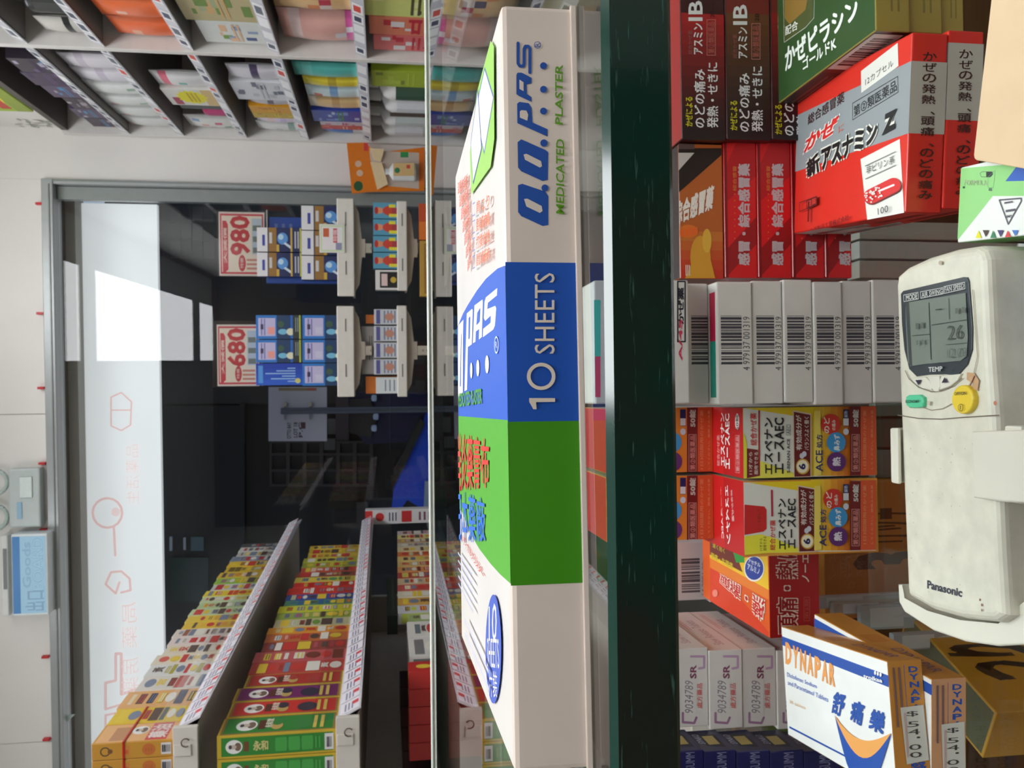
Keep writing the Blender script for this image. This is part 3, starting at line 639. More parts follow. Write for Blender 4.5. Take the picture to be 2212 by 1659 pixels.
    f.rq(Q((1470, 70), (1530, 70), (1530, 245), (1470, 245)), NVY); f.rq(Q((1472, 165), (1528, 165), (1528, 240), (1472, 240)), (210, 210, 216)); f.tq('解熱', Q((1520, 155), (1520, 85), (1480, 85), (1480, 155)), (220, 220, 230)); f.dq(*zz(1500, 305), 6, 7, (200, 205, 220))
    low_band(f, Q)
    t.rect(0, 0, 1, 1, (190, 20, 26)); t.rect(0, .3, 1, .62, (216, 26, 30))
    R_ = -90
    if kind == 'a':
        t.tq('総合かぜ薬', Q((170, 665), (170, 340), (140, 340), (140, 665)), (232, 190, 190)); t.tq('エスペナン', Q((225, 665), (215, 105), (178, 110), (182, 665)), (246, 240, 238), bold=.04); t.tq('エースAEC', Q((278, 695), (270, 115), (228, 120), (230, 695)), (246, 240, 238), bold=.04)
        t.dq(*zz(353, 200), 4.5, 18, (232, 225, 225)); t.tq('50錠', Q((370, 290), (365, 120), (338, 120), (338, 290)), (60, 20, 24), bold=.02); t.ol(Q((335, 735), (380, 740), (380, 345), (335, 345)), .0002, (236, 190, 190)); t.tq('第②類医薬品', Q((375, 725), (375, 355), (342, 355), (342, 725)), (236, 190, 190))
    else:
        t.tq('エスペナン', Q((255, 85), (285, 695), (245, 700), (225, 95)), (246, 240, 238), bold=.04, rot=0, mirror=False); t.tq('エースAEC', Q((180, 80), (215, 640), (190, 640), (180, 95)), (246, 240, 238), bold=.03)
        t.tq('総合かぜ薬', Q((300, 130), (325, 460), (300, 465), (285, 135)), (232, 190, 190), bold=.02)
def low_band(f, Q):
    f.rq(Q((1542, 35), (1655, 35), (1655, 765), (1542, 768)), (112, 24, 26)); f.rq(Q((1655, 30), (1815, 28), (1815, 762), (1655, 765)), (214, 84, 40))
    f.tq('50錠', Q((1632, 252), (1632, 75), (1572, 75), (1572, 252)), (200, 198, 190), bold=.05); f.ol(Q((1562, 720), (1640, 720), (1640, 335), (1562, 335)), .00025, (220, 160, 150)); f.tq('第②類医薬品', Q((1630, 708), (1630, 345), (1575, 345), (1575, 708)), (226, 150, 140), bold=.01)
    f.tq('1日3回服用のかぜ薬', Q((1715, 700), (1715, 80), (1680, 80), (1680, 700)), (232, 150, 110)); f.tq('してください。使用上の注意', Q((1785, 700), (1785, 80), (1762, 80), (1762, 700)), (236, 160, 120))
ACEC = {'all': (196, 24, 28), 'front': (222, 150, 50), 'top': (192, 20, 26), 'left': (214, 180, 60), 'right': (220, 216, 210)}
std('medicine_box', 'red topped yellow cold tablet box standing right beside the barcode stack', 1605, 1893, 879, 1030, .487, .1, ACEC, lambda fs: draw_ace(fs, 'a'), floor=SH + .0002, group='yellow cold tablet boxes', rough=.3)
std('medicine_box', 'yellow cold tablet box with a red tear tab, standing left of its pair', 1607, 1893, 1036, 1198, .487, .1, ACEC, lambda fs: draw_ace(fs, 'b'), floor=SH + .0002, group='yellow cold tablet boxes', rough=.3)
# rear pair standing on the front pair
dR = cz(1540, 950, cd(1605, 950, .487).z).y
zR = cd(1605, 950, .487).z + .0003
def draw_low(fs, off):
    f = fs['front']; Q = lambda *p: [(z7(a - 1718, b + off)) for a, b in p]
    f.rq(Q((1180, 20), (1542, 20), (1542, 768), (1180, 770)), (222, 130, 40)); low_band(f, Q)
    f.dq(*z7(-330, 415 + off), 20, 22, (60, 148, 208)); f.dq(*z7(-325, 620 + off), 20, 21, (96, 42, 112))
    f.rq(Q((1470, 70), (1530, 70), (1530, 245), (1470, 245)), NVY); f.rq(Q((1472, 165), (1528, 165), (1528, 240), (1472, 240)), (210, 210, 216)); f.dq(*z7(-218, 305 + off), 6, 7, (200, 205, 220))
for i, (a, b, off) in enumerate(((881, 1021, 0), (1029, 1168, 720))):
    std('medicine_box', ['orange fronted tablet box standing behind on top of the pair, nearer the barcode stack', 'orange fronted tablet box standing behind on top of the pair, above the red tab box'][i], 1310, 1540, a, b, dR, .08, ACEC, lambda fs, off=off: draw_low(fs, off), floor=zR, group='upper tablet boxes', rough=.3)
# ACE boxes need a ledge at the back: their lower boxes are deep enough (0.1 m)

# red and yellow headache box
def draw_head(fs):
    f, t = fs['front'], fs['top']; Q = lambda *p: [z6(*q) for q in p]
    f.rect(0, 0, 1, 1, (158, 22, 26))
    for c, bo in (((214, 190, 178), .11), ((136, 20, 24), .03)): f.tq('頭痛・熱に', Q((808, 770), (805, 215), (680, 215), (690, 770)), c, bold=bo)
    f.tq('ノーエチ', Q((882, 450), (880, 220), (836, 220), (838, 450)), (222, 200, 190), bold=.03); f.ol(Q((850, 690), (885, 690), (885, 545), (850, 545)), .0004, (190, 80, 70)); f.tq('第2類', Q((880, 680), (880, 555), (855, 555), (855, 680)), (190, 80, 70))
    t.rq(Q((270, 330), (632, 760), (632, 795), (268, 575)), (214, 60, 24)); t.rq(Q((268, 200), (475, 300), (625, 290), (632, 500), (268, 310)), (236, 190, 30)); t.rq(Q((268, 300), (632, 500), (632, 560), (268, 360)), (226, 120, 30))
    t.rq(Q((268, 190), (430, 270), (470, 390), (268, 280)), (110, 34, 20)); t.tq('速く効く', Q((285, 235), (360, 275), (360, 245), (285, 205)), (190, 170, 40), bold=.02); t.tq('頭痛・生理痛', Q((275, 300), (410, 370), (410, 335), (275, 265)), (206, 180, 40), bold=.03)
    t.rq(Q((412, 265), (480, 290), (480, 330), (430, 330)), (30, 150, 50)); t.dq(*z6(542, 368), 22, 28, (236, 230, 220)); t.dq(*z6(542, 366), 20, 25, (36, 60, 150)); t.tq('アルミノ', Q((500, 370), (575, 405), (575, 370), (500, 335)), (220, 225, 240), bold=.03)
    t.tq('アセチル', Q((505, 330), (580, 360), (580, 335), (505, 305)), (220, 225, 240), bold=.03)
    for c, bo in (((236, 220, 206), .12), ((196, 30, 24), .03)): t.tq('頭痛・熱', Q((335, 400), (605, 570), (600, 700), (330, 455)), c, bold=bo, rot=0, mirror=False)
    t.dq(*z6(300, 520), 6, 8, (230, 130, 110))
std('medicine_box', 'red and yellow headache tablet box lying left of the cold tablet boxes', 1662, 1764, 1150, 1376, .561, .125, {'all': (170, 26, 26), 'top': (222, 90, 26), 'right': (200, 40, 26)}, draw_head, floor=SH + .0002, rough=.3)
# small barcode cartons behind it
def draw_bc(fs):
    f = fs['front']; f.bars(*f.uvr(1472, 1206, 1512, 1280), n=22, seed=9, c=(90, 80, 84)); f.tr('14 2091 80', 1516, 1215, 1524, 1285, (110, 100, 104))
zG2 = cd(1532, 1235, .70).z
std('medicine_box', 'plain grey carton under the barcode carton behind the headache box', 1532, 1700, 1172, 1297, .70, .04, (196, 186, 184), None, floor=SH + .0002, rough=.5)
std('medicine_box', 'pinkish grey barcode carton behind the red and yellow headache box', 1425, 1532, 1172, 1297, .70, .04, (206, 194, 194), draw_bc, floor=zG2 + .0003, rough=.5)

# long white cartons with handwritten stickers
def draw_long(fs, i):
    f, r = fs['front'], fs['right']; a = HX[i]; b = HX[i + 1]; h = b - a; m = a + h * .12
    P_ = lambda v: a + h * v
    f.stroke([f.uv(*p) for p in ((P_(.45), 1418), (P_(.86), 1418), (P_(.86), 1442), (P_(.7), 1444))], .0016, (176, 140, 170)); f.stroke([f.uv(*p) for p in ((P_(.2), 1540), (P_(.2), 1560), (P_(.55), 1562), (P_(.62), 1550))], .0016, (150, 110, 140))
    f.tr('SR', P_(.42), 1436, P_(.62), 1466, (120, 60, 90), bold=.03); f.rr(P_(.18), 1468, P_(.62), 1538, (206, 200, 198)); f.tr('9034789', P_(.26), 1470, P_(.52), 1540, (130, 118, 126), bold=.0, shear=.2)
    f.tr('處方藥品', P_(.64), 1476, P_(.8), 1530, (206, 110, 110), bold=.02)
    r.text('Slow Release Tablets', .12, .3, .75, .6, (170, 130, 140), bold=.0); r.lines(.5, .68, .9, .85, (205, 150, 150), 2, .4)
HX = [1425, 1461, 1531, 1604, 1678, 1752]
ln = ['slim white carton at the very top of the long white stack', 'long white carton with sticker, just under the glass edge', 'long white carton with handwritten sticker, middle of the visible three', 'long white carton with handwritten sticker, lowest one seen whole', 'long white carton at the bottom, mostly behind the blue and white box']
stack('medicine_box', ln, HX, 1404, 1574, .569, .105, {'all': (206, 198, 194), 'top': (214, 208, 204)}, draw_long, 'long white cartons with stickers', bev=.0006, offs=[(i % 2 * .0008, (i * 3 % 2) * .001) for i in range(5)])
# navy boxes
def draw_navy(fs, i):
    f, r = fs['front'], fs['right']
    r.poly([(.15, .2), (.75, .2), (.85, .75), (.25, .75)], (20, 20, 30)); r.rect(.3, .3, .7, .65, (150, 130, 70)); r.text('SYNKO', .35, .72, .8, .92, (170, 170, 190), shear=.3)
    f.text('N', .62, .25, .72, .8, (60, 130, 140), bold=.03); f.text('SUMM', .76, .3, .98, .6, (120, 120, 150)); f.rect(.4, .1, .55, .16, (60, 60, 120))
NX = [1455, 1521, 1591, 1664, 1737, 1808]
nl_ = ['dark navy box at the top of the navy pile in the lower case corner', 'dark navy box second in the navy pile', 'dark navy box third in the navy pile', 'dark navy box fourth in the navy pile', 'dark navy box at the bottom of the navy pile']
stack('medicine_box', nl_, NX, 1622, 1790, .535, .035, {'all': (24, 24, 78), 'top': (22, 22, 60), 'right': (20, 20, 56)}, draw_navy, 'dark navy boxes at the left of the case', rough=.3, offs=[(0, 0)] * 5)

# two orange-ended boxes with blue lettering, one on the other
O1, BL2 = (206, 140, 66), (26, 78, 168)
zb2, zb1 = SH + .0002, None
zD2 = cd(2010, 1560, .404 ).z
hD = 0.0
dn = cz(2087, 1560, SH).y
zD2 = cd(2012, 1560, dn).z; hD = zD2 - SH
zD1 = zD2 + hD
def dyn_front(f, px, st=True):
    """px maps (a along picture x 0..1, b along picture y) of the narrow face"""
    pass
def draw_dyn(fs, i):
    t, f, r = fs['top'], fs['front'], fs['right']; Q = lambda *p: [z6(*q) for q in p]
    # narrow end: text runs towards -X
    f.rect(0, 0, 1, 1, (196, 132, 52) if i == 0 else (206, 152, 110))
    f.rect(0, .52, .97, .535, BL2); f.text('DYNAPAR', .42, .1, .93, .42, BL2, rot=180, bold=.02, space=1.3, mirror=False) if False else None
    n = 'DYNAPAR'
    for k_, ch in enumerate(n): f.text(ch, .955 - .056 * k_ - .044, .12, .955 - .056 * k_, .40, BL2, rot=-90, bold=.03)
    
    for k_, ch in enumerate('舒痛樂'): f.text(ch, .26 - .1 * k_ - .085, .12, .26 - .1 * k_, .55, BL2, rot=-90, bold=.03)
    for v, s_ in ((.66, 'Diclofenac Sodium'), (.82, 'and Paracetamol Tablets')): f.lines(.52, v, .955, v + .07, (120, 90, 90), 1, .8)
    # price sticker
    f.poly([(.27, .02), (.67, .06), (.66, .74), (.25, .68)], (206, 204, 194)); n = '$54.00'
    for k_, ch in enumerate(n): u = .63 - .055 * k_ - (.02 if k_ else 0); f.text(ch, u - (.015 if ch == '.' else .04), .22, u, .34 if ch == '.' else .58, (70, 66, 62), rot=-90)
    f.lines(.3, .6, .62, .68, (196, 120, 120), 2, .3)
    r.rect(.5, .2, .62, .8, (190, 120, 50)); r.text('DYNAPAR', .08, .25, .4, .6, (110, 90, 130), rot=180)
    if i:
        t.rect(.88, 0, .96, 1, BL2); return
    t.rq(Q((712, 785), (1375, 1030), (1375, 1102), (714, 840)), BL2)
    t.rq(Q((760, 1342), (1160, 1550), (1160, 1562), (760, 1354)), BL2)
    for k_, ch in enumerate('DYNAPAR'):
        x0 = 735 + k_ * 45; y0 = 950 + k_ * 21.5
        t.tq(ch, Q((x0, y0 + 5), (x0 + 38, y0 + 22), (x0 + 38, y0 - 115), (x0, y0 - 130)), (236, 158, 86), bold=.05)
    t.tq('Diclofenac Sodium', Q((745, 1035), (930, 1110), (930, 1085), (745, 1008)), (110, 130, 200), bold=.01); t.tq('and Paracetamol Tablets', Q((750, 1085), (1000, 1195), (1000, 1165), (750, 1058)), (110, 130, 200), bold=.01); t.tq('30 tablets', Q((760, 1200), (860, 1240), (860, 1220), (760, 1178)), (226, 190, 150))
    t.tq('舒', Q((1018, 1255), (1085, 1285), (1110, 1150), (1040, 1130)), BL2, bold=.05); t.tq('痛', Q((1135, 1300), (1205, 1340), (1225, 1205), (1150, 1180)), BL2, bold=.05); t.tq('樂', Q((1250, 1355), (1335, 1395), (1355, 1265), (1270, 1235)), BL2, bold=.05)
    n = 14; arc = lambda d0, w_: [(1040 + 350 * k_ / n, 1275 + d0 * math.sin(math.pi * (k_ / n) ** .9) + 110 * k_ / n + w_ * math.sin(math.pi * k_ / n)) for k_ in range(n + 1)]
    a1, a2, a3 = arc(100, 0), arc(100, 110), arc(100, 330)
    clip = lambda l: [(x, min(y, 1700)) for x, y in l]
    t.rq(Q(*(clip(a2) + clip(a3)[::-1])), BL2); t.rq(Q(*(clip(a1) + clip(a2)[::-1])), (238, 166, 86))
    for a, b in ((1290, 1012), (1307, 1018), (1324, 1024)): t.dq(*z6(a, b), 2.2, 4.5, (240, 240, 240))
    t.tq('troikaa', Q((1218, 1045), (1335, 1075), (1335, 1050), (1218, 1018)), (240, 240, 240), bold=.03)
x, y, w_, d_, r_ = fit((1916, 1700), (1916, 1429), (1687, 1353), (1705, 1589), zD1)
a_, b_ = cz(1916, 1429, zD1), cz(1687, 1353, zD1); c_ = cz(1705, 1589, zD1)
e = b_ - a_; rr_ = math.degrees(math.atan2(e.y, e.x)) - 90; dep = e.length; wid = (c_ - b_).length
ca, sa = math.cos(math.radians(rr_)), math.sin(math.radians(rr_))
DC = {'all': (200, 136, 60), 'top': (238, 238, 236), 'left': (225, 225, 225)}
carton('medicine_box', 'white and blue tablet box with orange end and price sticker, on top of its twin', COUNTER, a_.x - wid * ca, a_.y - wid * sa, zD2 + .0003, wid, dep, hD - .0005, DC, lambda fs: draw_dyn(fs, 0), rot=rr_, group='orange ended tablet boxes', rough=.35, bev=.0004)
a2_ = cz(2012, 1468, zD2); b2_ = cz(1760, 1327, zD2); e = b2_ - a2_; r2_ = math.degrees(math.atan2(e.y, e.x)) - 90
ca, sa = math.cos(math.radians(r2_)), math.sin(math.radians(r2_))
carton('medicine_box', 'orange ended tablet box lying on the shelf under the white and blue one', COUNTER, a2_.x - wid * ca, a2_.y - wid * sa, SH + .0002, wid, dep, hD - .0004, DC, lambda fs: draw_dyn(fs, 1), rot=r2_, group='orange ended tablet boxes', rough=.35, bev=.0004)

# ------------------------------------------------------------------ remote control in its holder
ZR = SH + .033
def loc(px, z=None): p = cz(px[0], px[1], ZR if z is None else z); return (p.x, p.y)
cx, cy = loc((2050, 950)); root = COUNTER @ Matrix.Translation((cx, cy, SH))
rem = empty('remote_control', root, 'cream air conditioner remote control lying face up in its holder', 'remote control')
hol = empty('remote_holder', root @ Matrix.Translation((0, 0, .0003)), 'cream plastic wall holder clasping the remote control', 'holder')
CRM = M((222, 218, 202), .4, kind='dirty'); CRM2 = M((226, 222, 208), .35, kind='plastic'); SEAM = M((120, 100, 80), .6)
def L(px, z): p = loc(px, z); return (p[0] - cx, p[1] - cy)
def prism(mb, pts, z0, z1, m, bev=0, mt=None):
    """vertical prism over a list of local xy points, with a rolled top edge"""
    n = len(pts); c = Vector((sum(p[0] for p in pts) / n, sum(p[1] for p in pts) / n))
    rings = [(pts, z0)]
    if bev:
        for k_ in range(0, 5):
            a = math.pi / 2 * k_ / 4; ins = bev * (1 - math.cos(a)); zz_ = z1 - bev + bev * math.sin(a)
            q = []
            for i in range(n):
                p, a0, a1 = Vector(pts[i]), Vector(pts[i - 1]), Vector(pts[(i + 1) % n]); t_ = (a1 - a0).normalized(); nn = Vector((-t_.y, t_.x))
                if nn.dot(c - p) < 0: nn = -nn
                q.append(tuple(p + nn * ins))
            rings.append((q, zz_))
    else: rings.append((pts, z1))
    vs = [(p[0], p[1], z) for r, z in rings for p in r]; fs = []
    for k_ in range(len(rings) - 1):
        for i in range(n): fs.append((k_ * n + i, k_ * n + (i + 1) % n, (k_ + 1) * n + (i + 1) % n, (k_ + 1) * n + i))
    mb.mesh(vs, fs, m); mb.mesh([(p[0], p[1], rings[-1][1]) for p in rings[-1][0]], [tuple(range(n))], mt or m)
HR = ZR - SH
out = [(1932, 618), (1936, 594), (1955, 577), (2000, 556), (2060, 538), (2108, 531), (2124, 540), (2131, 560), (2140, 760), (2150, 900), (2164, 1200), (2172, 1330), (2150, 1345), (2080, 1338), (2010, 1318), (1962, 1290), (1956, 1270), (1945, 1000), (1938, 800)]
def dense(px, n=3):
    o = []
    for i in range(len(px)):
        a, b = px[i], px[(i + 1) % len(px)]; o += [(a[0] + (b[0] - a[0]) * k_ / n, a[1] + (b[1] - a[1]) * k_ / n) for k_ in range(n)]
    return o
mb = MB(); body = [L(p, ZR) for p in dense(out, 2)]
prism(mb, body, .005, HR, CRM, .0042); child(mb, 'casing', rem)
fm = MB(); RF = Face(fm, (-.2, -.1, HR), (1, 0, 0), (0, 1, 0), (0, 0, 1), .4, .2, root, .00012); RF.k = 1
zs = lambda l: [z5(*p) for p in l]
def part(name, fn, label=None):
    global fm
    b = MB(); f_ = Face(b, (-.2, -.1, HR), (1, 0, 0), (0, 1, 0), (0, 0, 1), .4, .2, root, .00012); f_.k = 1; fn(f_); return child(b, name, rem, label)
def raised(name, px, z1, m, bev=.0006, label=None, conv=z5, z0=None):
    b = MB(); prism(b, [L(conv(*p), ZR + z1) for p in px], HR - .002 if z0 is None else z0, HR + z1, m, bev); return child(b, name, rem, label)
# display bezel, screen, lettering
bez = [(1448, 215), (1462, 196), (1835, 110), (1858, 112), (1868, 135), (1890, 420), (1888, 560), (1860, 650), (1800, 720), (1720, 712), (1620, 715), (1545, 725), (1500, 680), (1470, 560), (1455, 400)]
bb = dense(bez, 2)
raised('display_bezel', bb, .0008, M((60, 66, 72), .3, kind='plastic'), .0003)
scr = [(1480, 278), (1500, 266), (1852, 208), (1866, 480), (1858, 600), (1820, 628), (1600, 648), (1510, 662), (1495, 640), (1482, 400)]
def screen(f):
    f.k = 9; f.rq(zs(scr), (122, 130, 122)); f.rq(zs([(1480, 278), (1500, 266), (1520, 660), (1502, 655)]), (70, 76, 76))
    for a in (((1622, 268), (1626, 268), (1640, 622), (1635, 622)), ((1745, 240), (1748, 240), (1752, 372), (1749, 372)), ((1640, 405), (1860, 372), (1860, 376), (1640, 409)), ((1728, 528), (1862, 516), (1862, 519), (1728, 531)), ((1520, 472), (1630, 462), (1630, 465), (1520, 475))): f.rq(zs(a), (52, 58, 58))
    f.tq('26', zs([(1738, 500), (1835, 492), (1835, 402), (1738, 412)]), (72, 78, 74), bold=-.01); f.tq('12:00', zs([(1738, 612), (1858, 602), (1858, 545), (1738, 555)]), (92, 100, 94), bold=-.015)
    f.rq(zs([(1665, 310), (1705, 304), (1705, 310), (1665, 316)]), (60, 66, 66)); f.lines(*f.uvr(*z5(1525, 395), *z5(1590, 430)), (95, 104, 98), 2, .4); f.lines(*f.uvr(*z5(1765, 300), *z5(1845, 335)), (95, 104, 98), 2, .4)
    f.lines(*f.uvr(*z5(1530, 500), *z5(1590, 530)), (100, 108, 102), 2, .4)
part('lcd_screen', screen, 'grey display reading 26')
def letters(f):
    f.k = 11; g_ = (206, 208, 204)
    f.tq('MODE', zs([(1482, 255), (1553, 244), (1553, 210), (1482, 222)]), g_, bold=.02); f.tq('AIR SWING', zs([(1580, 238), (1708, 212), (1708, 182), (1580, 205)]), g_, bold=.01); f.tq('FAN SPEED', zs([(1722, 205), (1842, 178), (1842, 148), (1722, 172)]), g_, bold=.01)
    for q in (((1470, 262), (1560, 246), (1558, 204), (1468, 222)), ((1574, 242), (1713, 214), (1711, 176), (1572, 202)), ((1718, 212), (1848, 182), (1846, 142), (1716, 170))): f.ol(zs(q), .0003, g_)
    f.tq('TEMP', zs([(1622, 698), (1708, 692), (1708, 662), (1622, 668)]), g_, bold=.02)
    f.k = 1; f.tq('Panasonic', [z6(1614, 490), z6(1828, 545), z6(1830, 492), z6(1614, 438)], (52, 56, 72), bold=.03)
    for px in ((1940, 560, 4, 9), (1952, 592, 5, 10), (1952, 625, 4, 9)): f.dq(*z6(px[0], px[1]), px[2] / 2.9, px[3] / 2.9, (130, 84, 72), 8)
    f.rq(zs([(1860, 700), (1905, 705), (1935, 750), (1925, 815), (1895, 800), (1900, 770), (1858, 745)]), (200, 160, 120)); f.dq(*z5(1885, 745), 4, 6, (205, 170, 130)); f.rq(zs([(1878, 780), (1905, 720), (1910, 722), (1884, 782)]), (120, 50, 40)); f.dq(*z5(1695, 22), 4, 5, (180, 168, 145), 8); f.dq(*z5(2035, 890), 4, 5, (190, 120, 95), 8); f.dq(*z5(1622, 890), 4, 5, (205, 190, 175), 8)
    rr = random.Random(9)
    for _ in range(26): f.dq(rr.uniform(1965, 2120), rr.uniform(940, 1280), rr.uniform(.8, 2.2), rr.uniform(.8, 2.2), (196, 190, 172), 6)
part('printed_lettering', letters)
raised('temperature_down_button', dense([(1508, 738), (1545, 732), (1598, 728), (1640, 770), (1640, 812), (1580, 800), (1535, 770)], 2), .0012, CRM2, .0005)
raised('temperature_up_button', dense([(1822, 708), (1790, 712), (1700, 720), (1684, 765), (1685, 810), (1745, 790), (1800, 750)], 2), .0012, CRM2, .0005)
raised('selector_tab', dense([(1620, 722), (1686, 722), (1690, 790), (1680, 818), (1655, 818), (1640, 800)], 2), .0016, CRM2, .0005)
def arrows(f): f.k = 15; f.rq(zs([(1540, 748), (1578, 746), (1560, 780)]), (40, 38, 60)); f.rq(zs([(1703, 765), (1742, 762), (1722, 730)]), (40, 38, 60)); 
part('arrow_marks', arrows)
GB = M((92, 205, 158), .35, kind='plastic'); YB_ = M((240, 208, 62), .35, kind='plastic')
raised('economy_button', dense([(1480, 850), (1495, 840), (1560, 838), (1582, 855), (1588, 885), (1582, 912), (1560, 920), (1500, 920), (1482, 905), (1475, 880)], 2), .0022, GB, .0008, 'green economy button')
raised('power_button', [(1828 + 68 * math.cos(a * math.pi / 14), 868 + 90 * math.sin(a * math.pi / 14)) for a in range(28)], .0028, YB_, .001, 'round yellow off on button')
def bt(f): f.k = 22; f.tq('ECONOMY', zs([(1480, 890), (1565, 888), (1565, 870), (1480, 872)]), (40, 70, 60), bold=.02); f.k = 27; f.tq('OFF/ON', zs([(1782, 843), (1856, 838), (1856, 818), (1782, 822)]), (90, 80, 40), bold=.02); f.rgq(*z5(1820, 918), 6, 8, .85, (90, 80, 40)); f.rq(zs([(1818, 906), (1822, 906), (1822, 930), (1818, 930)]), (90, 80, 40))
part('button_lettering', bt)
def seams(f):
    f.k = 1; pts = [z5(*p) for p in ((1432, 965), (1560, 985), (1700, 990), (1850, 978), (2060, 965))]; f.stroke([f.uv(*p) for p in pts], .0005, (110, 96, 84))
    f.stroke([f.uv(*z5(*p)) for p in ((1585, 915), (1640, 935), (1710, 925), (1765, 895))], .0004, (150, 138, 120)); f.stroke([f.uv(*z5(*p)) for p in ((1895, 190), (1910, 400), (1925, 600), (1900, 720), (1875, 780))], .0004, (150, 130, 105))
def seams2(f):
    seams(f); f.stroke([f.uv(*z5(*p)) for p in ((1478, 690), (1500, 738), (1560, 792), (1640, 820), (1700, 814), (1770, 786), (1830, 735))], .0005, (120, 110, 96))
part('cover_seam', seams2)
# near side rib lines
mb = MB(); pp = [L(p, ZR) for p in ((2150, 560), (2172, 1330))]
# holder
wall = [L(p, ZR - .008) for p in dense([(1944, 1262), (1946, 1300), (1958, 1322), (2020, 1362), (2090, 1386), (2160, 1396), (2230, 1392), (2290, 1380), (2290, 1250), (2200, 1322), (2164, 1353), (2080, 1345), (2008, 1324), (1958, 1296), (1951, 1264)], 2)]
mb = MB(); prism(mb, wall, .0, HR - .007, CRM2, .0012); child(mb, 'end_cup', hol)
xa, xb = L((1950, 925), ZR), L((1950, 1045), ZR)
x_l, x_r, y_f = xb[0], xa[0], (xa[1] + xb[1]) / 2
mb = MB(); mb.box((x_l, y_f + .0042, 0), (x_r, y_f + .0068, HR + .0024), CRM2, .001); mb.box((x_l, y_f - .0005, HR + .0006), (x_r, y_f + .005, HR + .0026), CRM2, .0007); child(mb, 'far_clip', hol)
q = [L(p, ZR + .003) for p in ((2104, 932), (2108, 1075), (2175, 1085), (2300, 1090), (2300, 925), (2160, 930))]
mb = MB(); prism(mb, [(a, b) for a, b in [(v[0], v[1]) for v in q]], HR + .0005, HR + .004, CRM2, .0012); 
ny = min(v[1] for v in body) - .003; mb.box((min(v[0] for v in q), ny - .01, .0), (max(v[0] for v in q), ny, HR + .001), CRM2, .001); child(mb, 'near_clip', hol)
bx0, bx1 = min(v[0] for v in body) - .006, max(v[0] for v in body) - .045
mb = MB(); mb.box((bx0, min(v[1] for v in body) - .004, 0), (bx1, max(v[1] for v in body) - .002, .0045), CRM2, .001); child(mb, 'back_plate', hol)

# paper bags and the folded carton with the coloured triangles
PB = M((226, 196, 160), .75, kind='paper'); PB2 = M((206, 176, 142), .8)
x, y, w_, d_, r_ = fit((2225, 345), (2235, -60), (2140, 0), (2102, 338), SH + .03)
p0, p1, p2 = cz(2103, 338, SH + .03), cz(2141, 2, SH + .03), cz(2214, 357, SH + .03)
ex = (p1 - p0).normalized(); ey = (p2 - p0); dl = ey.length; ey = ey.normalized()
bags = empty('paper_bag_pile', COUNTER @ Matrix.Translation((p0.x, p0.y, SH)), 'pile of flat cream paper bags at the right end of the shelf', 'paper bags')
rr = random.Random(5)
for i in range(12):
    z = .0004 + i * .00246; jx_, jy_ = rr.uniform(-.0012, .0012), rr.uniform(-.0012, .0012)
    if i == 11: jx_, jy_ = -.0015, .001
    a = Vector((0, 0, 0)) + ex * jx_ - ey * jy_; b = a + ex * .13; c = b + ey * .09; d = a + ey * .09
    r0 = .0022; a1 = a + ex * r0; a2 = a + ey * r0
    pts = [(a1.x, a1.y), (b.x, b.y), (c.x, c.y), (d.x, d.y), (a2.x, a2.y), ((a + ex * r0 * .3 + ey * r0 * .3).x, (a + ex * r0 * .3 + ey * r0 * .3).y)]
    mb = MB(); prism(mb, pts, z, z + .0020, PB if i % 2 else PB2, .0006, PB); child(mb, 'paper_bag', bags)
zM = SH + .02
a_, b_, c_ = cz(2069, 524, zM), cz(2077, 362, zM), cz(2212, 527, zM)
ex, ey = (b_ - a_), (c_ - a_); lw = ex.length * 1.0; ln_ = ey.length
rm = math.degrees(math.atan2(ex.y, ex.x))
def draw_gmp(fs):
    t = fs['top']; G = lambda *p: [(1900 + a / 5.186, 300 + b / 5.186) for a, b in p]
    t.rq(G((910, 330), (1570, 275), (1618, 275), (1618, 640), (1270, 640), (880, 1130), (830, 1115)), (150, 214, 134)); t.rq(G((1560, 275), (1640, 265), (1640, 470), (1410, 475)), (52, 98, 190))
    c_ = (70, 80, 80); t.ol(G((1125, 385), (1150, 368), (1260, 368), (1270, 395), (1240, 428), (1140, 425)), .0002, c_); t.rq(G((1195, 370), (1260, 370), (1265, 400), (1240, 425), (1195, 425)), (40, 48, 48)); t.ol(G((1215, 430), (1285, 360), (1295, 360), (1275, 545), (1215, 545)), .00015, (120, 160, 120)); t.rq(G((1225, 550), (1257, 550), (1257, 585), (1222, 582)), (90, 120, 95))
    t.tq('FORMULA', G((950, 520), (1210, 520), (1200, 465), (960, 460)), (170, 170, 150)); t.dq(*G((943, 543))[0], 2.2, 2.6, (50, 90, 70), 8)
    t.ol(G((1340, 685), (1585, 665), (1585, 700), (1440, 955)), .0006, (90, 86, 100)); t.tq('GMP', G((1490, 850), (1410, 855), (1415, 885), (1485, 880)), (90, 86, 100), bold=.03); t.lines(*t.uvr(*G((1385, 790))[0], *G((1525, 815))[0]), (90, 86, 100), 1, .8); t.lines(*t.uvr(*G((1375, 705))[0], *G((1490, 720))[0]), (90, 86, 100), 1, .8)
    for k_, (cc, up) in enumerate((((230, 222, 40), 1), ((70, 56, 46), 0), ((50, 130, 90), 1), ((70, 60, 110), 0), ((214, 60, 66), 1), ((70, 120, 200), 0))):
        x0 = 1075 + k_ * 82; q = ((x0, 1110), (x0 + 66, 1110), (x0 + 33, 1025)) if up else ((x0 - 2, 1022), (x0 + 68, 1022), (x0 + 33, 1100))
        t.rq(G(*q), cc)
sx = Vector((ex.x, ex.y)).length
n_ = Vector((-ex.y, ex.x)).normalized()
o0 = a_ - Vector((n_.x, n_.y, 0)) * .06
